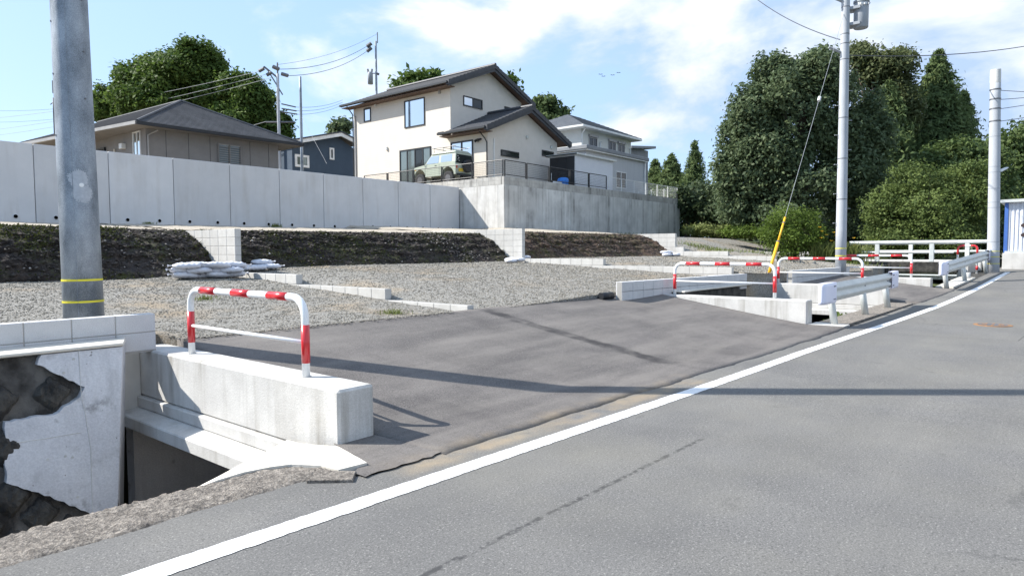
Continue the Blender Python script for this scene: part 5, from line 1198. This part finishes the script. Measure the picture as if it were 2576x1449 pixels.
# ------------------------------------------------------------------ old bridge, rails and corrugated hut at the road's far end
br = thing('old_bridge', 'old dark concrete bridge beam across the ditch behind the far barrier', 'bridge', (30.5, 5, 0))
m = MB(); m.box(29.55, 29.9, 2.9, 8.6, .62, 1.02); m.build('side_beam', 'conc_dark', br, bevel=.02)
m = MB(); m.box(29.9, 32.6, 2.6, 8.6, .35, .90); m.build('deck', 'conc_old', br)
m = MB(); m.box(32.6, 32.95, 2.4, 8.6, .62, 1.06); m.build('side_beam', 'conc_old', br, bevel=.02)
m = MB(); m.tube([(29.45, 2.9, .52), (29.45, 7.2, .52)], .03, 8); m.build('pipe', 'galv_pale', br)
def bridge_rail(x, y0, y1, zb, label, posts):
    r = thing('pipe_rail', label, 'railing', (x, y0, zb))
    m = MB(); m.tube([(x, y0, zb+.74), (x, y1, zb+.74)], .075, 16); m.build('top_rail', 'galv_pale', r, smooth=False)
    m = MB(); m.tube([(x, y0+.1, zb+.36), (x, y1, zb+.36)], .045, 12); m.build('lower_rail', 'galv_pale', r)
    for y in posts: m = MB(); m.box(x-.06, x+.06, y-.075, y+.075, zb, zb+.69); m.build('post', 'galv_pale', r, bevel=.008)
bridge_rail(29.72, 2.95, 6.6, 1.02, 'pale steel pipe rail on the near side of the old bridge', (3.75, 5.6))
bridge_rail(32.78, 2.2, 6.2, 1.06, 'pale steel pipe rail on the far side of the old bridge', (2.9, 4.9))
sh = thing('corrugated_hut', 'white corrugated hut with blue corner trim standing on a concrete plinth', 'hut', (32.6, 0, .7))
m = MB(); m.box(32.0, 34.5, -2.2, 1.70, .60, 1.34); m.build('plinth', 'conc', sh, bevel=.01)
m = MB(); prof = []; y = 1.56; k = 0
while y > -2.1:
    prof += [(32.10, y), (32.10, y-.05), (32.13, y-.065), (32.13, y-.115)]; y -= .13
m.prism(prof+[(34.4, -2.1), (34.4, 1.56)], 'z', 1.42, 3.28); m.build('corrugated_wall', 'corr', sh)
m = MB(); m.box(32.06, 34.42, -2.15, 1.64, 1.343, 1.42); m.build('sill_flashing', 'galv_pale', sh)
m = MB(); m.box(32.07, 32.2, 1.565, 1.68, 1.36, 3.28); m.build('corner_trim', 'bluetrim', sh)
m = MB(); m.hexa([(31.9, -2.3, 3.31), (34.6, -2.3, 3.31), (34.6, 1.82, 3.283), (31.9, 1.82, 3.283)], [(31.9, -2.3, 3.45), (34.6, -2.3, 3.45), (34.6, 1.82, 3.39), (31.9, 1.82, 3.39)]); m.build('roof_edge', 'galv_pale', sh)
for (cy, cz, ry, rz) in ((1.02, 2.42, .20, .10), (1.04, 2.05, .18, .09)):
    m = MB(); m.prism([(cy+ry*math.cos(a)*1.3-.1, cz+rz*math.sin(a)+.4*(cy-ry*math.cos(a)-1.0)*.4) for a in np.linspace(0, 2*math.pi, 18)[:-1]], 'x', 32.088, 32.096); m.build('printed_mark', 'brownprint', sh)

# ------------------------------------------------------------------ plants
def leaves(name, P, Nrm, size, rnd, mat, parent=None, aspect=.55, fold=.25):
    n = len(P); r = rng.normal(size=(n, 3)); t = np.cross(Nrm, r); t /= np.linalg.norm(t, axis=1)[:, None]+1e-9; b = np.cross(Nrm, t)
    s = size[:, None]; V = np.stack([P-t*s, P+b*s*aspect+Nrm*s*fold*.4, P+t*s, P-b*s*aspect+Nrm*s*fold*.4], 1)
    if parent is not None: V = V-np.array(parent['_o'])
    Fq = np.arange(n*4).reshape(-1, 4)
    return link(name, np_mesh(name, V.reshape(-1, 3), Fq, rnd), mat, parent)
def unit(n):
    v = rng.normal(size=(n, 3)); return v/np.linalg.norm(v, axis=1)[:, None]
def cloud(lobes, n_clump, per, clump_r, leaf, droop=.0, shell=(.62, 1.0), up=.45, sub=0):
    if sub:
        L2 = []
        for c_, r_ in lobes:
            L2.append((np.array(c_), np.array(r_)*.72))
            for d_ in unit(sub):
                f_ = .22+.22*rng.random(); L2.append((np.array(c_)+d_*np.array(r_)*(.62+.22*rng.random()), np.array(r_)*f_))
        lobes = L2
    """leaf positions/normals clumped through the volume of ellipsoid lobes [(c, (rx,ry,rz))]"""
    c = np.array([l[0] for l in lobes], float); rr = np.array([l[1] for l in lobes], float)
    w = rr[:, 0]*rr[:, 2]; k = rng.choice(len(lobes), n_clump, p=w/w.sum())
    d = unit(n_clump); f = shell[0]+(shell[1]-shell[0])*rng.random(n_clump)**.6
    f = np.where(rng.random(n_clump) < .14, 1.0+.16*rng.random(n_clump), f)
    ctr = c[k]+d*rr[k]*f[:, None]; tone = rng.random(n_clump)
    ctr = np.repeat(ctr, per, 0); dd = np.repeat(d, per, 0)
    off = rng.normal(size=ctr.shape)*clump_r*np.array([1, 1, .7]); P = ctr+off; P[:, 2] -= droop*np.hypot(off[:, 0], off[:, 1])
    N_ = dd*.6+unit(len(P))*.75+np.array([0, 0, up]); N_ /= np.linalg.norm(N_, axis=1)[:, None]
    rnd = np.clip(np.repeat(tone, per)*.6+rng.random(len(P))*.4, 0, 1)
    return P, N_, leaf*(.6+.8*rng.random(len(P))), rnd
def pxl(d, items, depth=1.0):
    k = d/1673.; return [(atd(x, y, d+(z if len(q) else 0)*1.0), (rx*k, (q[0] if q else rx)*k*depth, ry*k)) for (x, y, rx, ry, z, *q) in items]
def tree(name, label, cat, d, lobes_px, zg, mat, n_clump, per, clump_r, leaf, trunk_r=.25, limbs=5, group=None, depth=1.0, droop=0, shell=(.62, 1.0), aspect=.55, sub=14):
    lobes = pxl(d, lobes_px, depth); c0 = np.mean([l[0] for l in lobes], 0)
    r = thing(name, label, cat, (float(c0[0]), float(c0[1]), zg), group)
    P, N_, s, rn = cloud(lobes, n_clump, per, clump_r, leaf, droop, shell, sub=sub)
    k = P[:, 2] > zg+.02
    leaves('crown', P[k], N_[k], s[k], rn[k], mat, r, aspect)
    zt = max(l[0][2]+l[1][2]*.4 for l in lobes); base = Vector((c0[0], c0[1], zg-.1))
    m = MB(); top = Vector((c0[0], c0[1], zt)); m.tube([base, base.lerp(top, .3)+Vector((.1, 0, 0)), base.lerp(top, .65), top], [trunk_r*1.25, trunk_r, trunk_r*.6, trunk_r*.12], 10); m.build('trunk', 'bark', r, smooth=True)
    for k in range(min(limbs, len(lobes)*3)):
        l = lobes[k % len(lobes)]; a = base.lerp(top, random.uniform(.2, .5)); e = Vector(l[0])+Vector(unit(1)[0])*l[1][0]*.5
        m = MB(); mid = a.lerp(e, .5)+U*.15; m.tube([a, mid, e], [trunk_r*.5, trunk_r*.32, trunk_r*.08], 7); m.build('limb', 'bark', r, smooth=True)
    return r
tree('camphor_tree', 'huge rounded evergreen tree rising behind the taupe bungalow', 'tree', 62, [(440, 200, 108, 84, 0), (500, 160, 60, 52, 0), (350, 215, 62, 60, 0), (295, 265, 45, 52, 0), (265, 290, 28, 26, 0), (420, 260, 120, 60, 1), (540, 250, 50, 60, 0)], 4.4, 'leaf_camphor', 3200, 30, .34, .17, .7, 8)
tree('camphor_tree', 'lower evergreen tree right of the huge one, reaching the insulator pole', 'tree', 60, [(600, 225, 45, 40, 0), (640, 265, 50, 55, 0), (690, 320, 34, 38, 0), (610, 300, 60, 40, 1), (715, 345, 14, 20, 0)], 4.4, 'leaf_camphor', 1500, 30, .32, .17, .5, 6)
tree('broadleaf_tree', 'treetop showing above the ridge of the cream house roof', 'tree', 66, [(1015, 212, 22, 14, 0), (1060, 200, 32, 12, 0), (1095, 192, 14, 8, 0), (1050, 240, 60, 26, 0)], 5.0, 'leaf_camphor', 150, 30, .4, .28, .3, 4)
tree('broadleaf_tree', 'small treetop peeping over the right roof slope of the cream house', 'tree', 66, [(1280, 205, 16, 14, 0), (1270, 240, 40, 26, 0)], 5.0, 'leaf_camphor', 60, 26, .35, .25, .25, 3)
tree('pine_tree', 'ragged pine between the cream house gable and the pale house', 'tree', 62, [(1375, 265, 30, 18, 0), (1355, 290, 26, 22, 0), (1400, 290, 26, 18, 0), (1370, 310, 40, 18, 0)], 5.0, 'leaf_cedar', 170, 26, .3, .22, .22, 8, shell=(.4, 1))
tree('broadleaf_tree', 'small dark tree above the ridge of the navy house', 'tree', 70, [(857, 322, 18, 18, 0), (850, 345, 20, 14, 0)], 4.4, 'leaf_dark', 70, 26, .35, .25, .2, 3)
# big broadleaf tree on the right and its company
tree('broadleaf_tree', 'giant dark broadleaf tree filling the view behind the transformer pole', 'tree', 36, [(1990, 300, 150, 165, 0), (1900, 330, 82, 130, 0), (1870, 450, 68, 110, 0), (2090, 260, 95, 135, 1.0), (2130, 420, 75, 150, 1.0), (1985, 470, 140, 110, 0), (2040, 180, 90, 60, 0), (1950, 180, 60, 50, 0), (2180, 360, 60, 140, 1.5)], 1.7, 'leaf_dark', 4600, 32, .22, .105, .5, 10, droop=.5, depth=.9)
tree('broadleaf_tree', 'pale airy tree standing up behind the giant dark tree', 'tree', 45, [(2215, 170, 62, 60, 0), (2170, 145, 40, 38, 0), (2250, 230, 50, 60, 0), (2215, 300, 80, 90, 0), (2270, 135, 16, 14, 0)], 2.0, 'leaf_pale', 900, 26, .28, .13, .3, 8, shell=(.35, 1))
def conifer(label, px, ytop, ybase, halfw, d, mat='leaf_cedar', n=520, per=40, leaf=.2, zg=2.2, group=None):
    top = atd(px, ytop, d); base = atd(px, ybase, d); k = d/1673.; R = halfw*k; Hh = top[2]-base[2]
    r = thing('cedar_tree', label, 'tree', (float(top[0]), float(top[1]), zg), group)
    t = rng.random(n)**.75; z = top[2]-Hh*t; rad = R*(t**.85)*(.55+.5*rng.random(n)); a = rng.random(n)*6.283
    lump = .8+.25*np.sin(t*26+a*2); rad = rad*lump
    ctr = np.stack([top[0]+rad*np.cos(a), top[1]+rad*np.sin(a), z], 1); tone = rng.random(n)
    ctr = np.repeat(ctr, per, 0); sp = np.repeat(.10+.20*t*R, per)[:, None]; off = rng.normal(size=ctr.shape)*sp*np.array([1, 1, .8])
    P = ctr+off; out_ = np.stack([np.cos(np.repeat(a, per)), np.sin(np.repeat(a, per)), np.full(len(P), .5)], 1)
    N_ = out_+unit(len(P))*.9; N_ /= np.linalg.norm(N_, axis=1)[:, None]
    leaves('crown', P, N_, leaf*(.5+.8*rng.random(len(P))), np.clip(np.repeat(tone, per)*.55+.45*rng.random(len(P)), 0, 1), mat, r, .3)
    m = MB(); m.tube([(top[0], top[1], zg-.1), (top[0], top[1], zg+(top[2]-zg)*.6), (top[0], top[1], top[2]-.1)], [R*.09, R*.06, .02], 8); m.build('trunk', 'bark', r)
    return r
conifer('dense cedar at the right shoulder of the giant dark tree', 2235, 205, 520, 95, 43, n=620, leaf=.19)
conifer('tall pointed cedar standing apart right of the giant tree', 2362, 128, 560, 140, 46, n=860, leaf=.20)
conifer('slim cedar joined to the right flank of the tall pointed cedar', 2425, 230, 560, 75, 47, n=380, leaf=.20)
conifer('rounded cedar beyond the end of the corner wall', 1690, 392, 520, 55, 72, n=330, leaf=.24)
conifer('small cedar left of the rounded one by the dark grey house', 1648, 402, 520, 40, 74, n=220, leaf=.24)
conifer('thin spire shaped conifer standing alone in the gap beyond the corner wall', 1748, 356, 500, 42, 68, n=170, per=30, leaf=.22)
tree('vine_mound', 'pale vine covered mound of shrubs above the bright hedge', 'shrub', 37, [(2400, 400, 70, 55, 0), (2460, 420, 60, 70, 0), (2350, 420, 40, 40, 0), (2420, 470, 110, 60, 0)], 1.8, 'leaf_kudzu', 420, 34, .26, .12, .1, 3)
tree('hedge_bush', 'big rounded bright green bush behind the pipe rails', 'shrub', 31.5, [(2330, 520, 118, 95, 0), (2260, 560, 78, 85, 0), (2420, 520, 80, 115, .6), (2450, 460, 55, 60, .8), (2330, 590, 130, 70, -.3), (2230, 600, 45, 55, -.3)], 1.0, 'leaf_bush', 1500, 36, .17, .062, .1, 3, aspect=.6)
tree('broadleaf_tree', 'leafy green tree rising behind the white corrugated hut', 'tree', 41, [(2530, 400, 62, 80, 0), (2580, 370, 55, 60, 0), (2540, 500, 70, 90, 0), (2600, 480, 70, 100, 0)], 1.8, 'leaf_kudzu', 520, 32, .28, .14, .2, 4)
tree('vine_mound', 'low dark green growth filling the gap beside the concrete pole', 'shrub', 36, [(2490, 580, 60, 60, 0), (2540, 600, 70, 50, 0)], 1.0, 'leaf_dark', 160, 32, .22, .10, .06, 2)
tree('feathery_shrub', 'feathery bright green shrub leaning out behind the yellow guy guard', 'shrub', 27, [(1985, 545, 48, 40, 0), (1950, 580, 35, 40, 0), (2030, 585, 42, 45, 0), (1990, 610, 60, 40, 0), (2040, 540, 25, 14, 0)], 1.05, 'leaf_feather', 330, 30, .16, .055, .05, 5, shell=(.3, 1.05), droop=.3, aspect=.4)
orch = []
for k, (px, d, w_, yt) in enumerate(((1722, 47, 28, 470), (1760, 50, 34, 462), (1800, 46, 32, 478), (1842, 44, 34, 480), (1885, 41, 36, 500), (1740, 56, 36, 468), (1820, 56, 36, 470))):
    orch.append(tree('orchard_tree', ['short dark round crowned tree touching the corner wall end', 'second dark round crowned tree from the corner wall end', 'third dark round crowned tree from the corner wall end', 'fourth dark round crowned tree from the corner wall end', 'dark round crowned tree half under the giant tree', 'dark tree in the rear row behind the first two orchard trees', 'dark tree in the rear row behind the fourth orchard tree'][k], 'tree', d, [(px, yt+36, w_, 36, 0), (px+10, yt+58, w_*.9, 26, 0)], 2.15, 'leaf_orchard', 110, 30, .28, .15, .13, 3, 'dark orchard trees'))
for k, (px, py, w_, d) in enumerate(((1880, 582, 60, 36), (1780, 580, 60, 42))):
    P, N_, s, rn = cloud(pxl(d, [(px, py, w_, 12, 0)]), 150, 26, .14, .07); leaves('ground_plants', P, N_, s, rn, 'leaf_feather' if k == 0 else 'leaf_grass')['kind'] = 'stuff'
for k, (d, its) in enumerate(((40, [(2010, 590, 90, 30, 0), (2110, 580, 60, 45, 0)]), (58, [(1800, 560, 110, 36, 0), (1960, 560, 120, 40, 0), (2120, 550, 110, 60, 0), (2300, 550, 120, 60, 0), (2480, 560, 120, 60, 0), (1720, 560, 60, 30, 0)]))):
    P, N_, s, rn = cloud(pxl(d, its), 700 if k else 260, 26, .4 if k else .3, .22 if k else .13); leaves('undergrowth', P, N_, s, rn, 'leaf_orchard')['kind'] = 'stuff'
# day lilies behind the transformer pole
ll = thing('day_lilies', 'clump of yellow day lilies behind the transformer pole', 'flowers', tuple(atd(2090, 640, 26.5)))
n = 900; ctr = np.array([atd(x, 645, 26.5) for x in 2045+110*rng.random(n)]); ctr[:, :2] += rng.normal(size=(n, 2))*.25; ctr[:, 2] = .95
lean = rng.normal(size=(n, 3))*.28; hgt = .4+.5*rng.random(n); tip = ctr+lean*hgt[:, None]; tip[:, 2] = .95+hgt
sd = np.cross(lean, [0, 0, 1]); sd = sd/(np.linalg.norm(sd, axis=1)[:, None]+1e-9)*.016; mid = (ctr+tip)/2+np.array([0, 0, .12])
V = np.stack([ctr-sd, ctr+sd, mid+sd, mid-sd, tip+sd*.2, tip-sd*.2], 1)-np.array(ll['_o']); ix = np.arange(n)[:, None]*6
Fq = np.concatenate([ix+np.array([0, 1, 2, 3]), ix+np.array([3, 2, 4, 5])]); link('foliage', np_mesh('foliage', V.reshape(-1, 3), Fq, np.tile(rng.random(n), 2)), 'leaf_grass', ll)
for (px, py) in ((2062, 573), (2068, 583), (2066, 600), (2098, 586), (2104, 594), (2108, 602), (2118, 590), (2112, 615), (2148, 600), (2150, 618), (2092, 607), (2080, 592)):
    c0 = Vector(atd(px, py, 26.2)); m = MB()
    for k in range(6):
        a = k*math.pi/3; e = Vector((math.cos(a), math.sin(a), .5)); s1 = Vector((-math.sin(a), math.cos(a), 0))
        m.add([c0, c0+e*.05+s1*.022, c0+e*.085, c0+e*.05-s1*.022], [(0, 1, 2, 3)])
    m.build('flower', 'petal', ll)
# weeds: tufts in the gravel and along edges
n = 1500; spots = np.array([(5.3, 11.0), (6.8, 8.0), (29.3, 12.2), (30.8, 12.4), (30.2, 12.9), (28.4, 6.0), (31.5, 11.0), (9.4, 23.2), (14.0, 23.2), (4.6, 14.8), (29.8, 13.5), (24.9, 20.3), (35, 20)])
k = rng.integers(0, len(spots), n); ctr = np.zeros((n, 3)); ctr[:, :2] = spots[k]+rng.normal(size=(n, 2))*np.where(spots[k][:, :1] > 28, .45, .10)
ctr[:, 2] = lotz(ctr[:, 0], ctr[:, 1]); nb = ctr[:, 1] < 4.5; ctr[nb, 2] = .02; up_ = ctr[:, 1] > 19; ctr[up_, 2] = 2.42
hgt = (.03+.08*rng.random(n))*np.where(ctr[:, 0] > 13, 1.6, .8); lean = rng.normal(size=(n, 3))*.5; tip = ctr+lean*hgt[:, None]; tip[:, 2] = ctr[:, 2]+hgt
sd = np.cross(lean, [0, 0, 1]); sd = sd/(np.linalg.norm(sd, axis=1)[:, None]+1e-9)*.007*np.where(ctr[:, 0] > 13, 2, 1)[:, None]
V = np.stack([ctr-sd, ctr+sd, tip+sd*.3, tip-sd*.3], 1); struct(link('weeds', np_mesh('weeds', V.reshape(-1, 3), np.arange(n*4).reshape(-1, 4), rng.random(n)), 'leaf_grass'), 'stuff')
P, N_, s, rn = cloud([((15.6, 3.62, -.02), (.4, .12, .16)), ((15.0, 3.66, -.1), (.3, .1, .12))], 26, 10, .05, .05); leaves('ditch_weed', P, N_, s, rn, 'leaf_feather')['kind'] = 'stuff'
# birds
for k, (px, py) in enumerate(((1511, 188), (1518, 193), (1541, 190), (1556, 184))):
    c0 = Vector(atd(px, py, 120)); m = MB()
    for s_ in (-1, 1): m.add([c0, c0+hz*s_*.22+U*.12, c0+hz*s_*.42+U*.04, c0+hz*s_*.2-U*.02], [(0, 1, 2, 3)])
    m.tube([c0-Vector((fwd.x, fwd.y, 0))*.15, c0+Vector((fwd.x, fwd.y, 0))*.2], [.05, .02], 6); tag(m.build('bird', 'wire'), 'tiny dark bird flying in front of the clouds', 'bird', 'birds in the sky')
for o in list(bpy.data.objects):
    if '_o' in o: del o['_o']
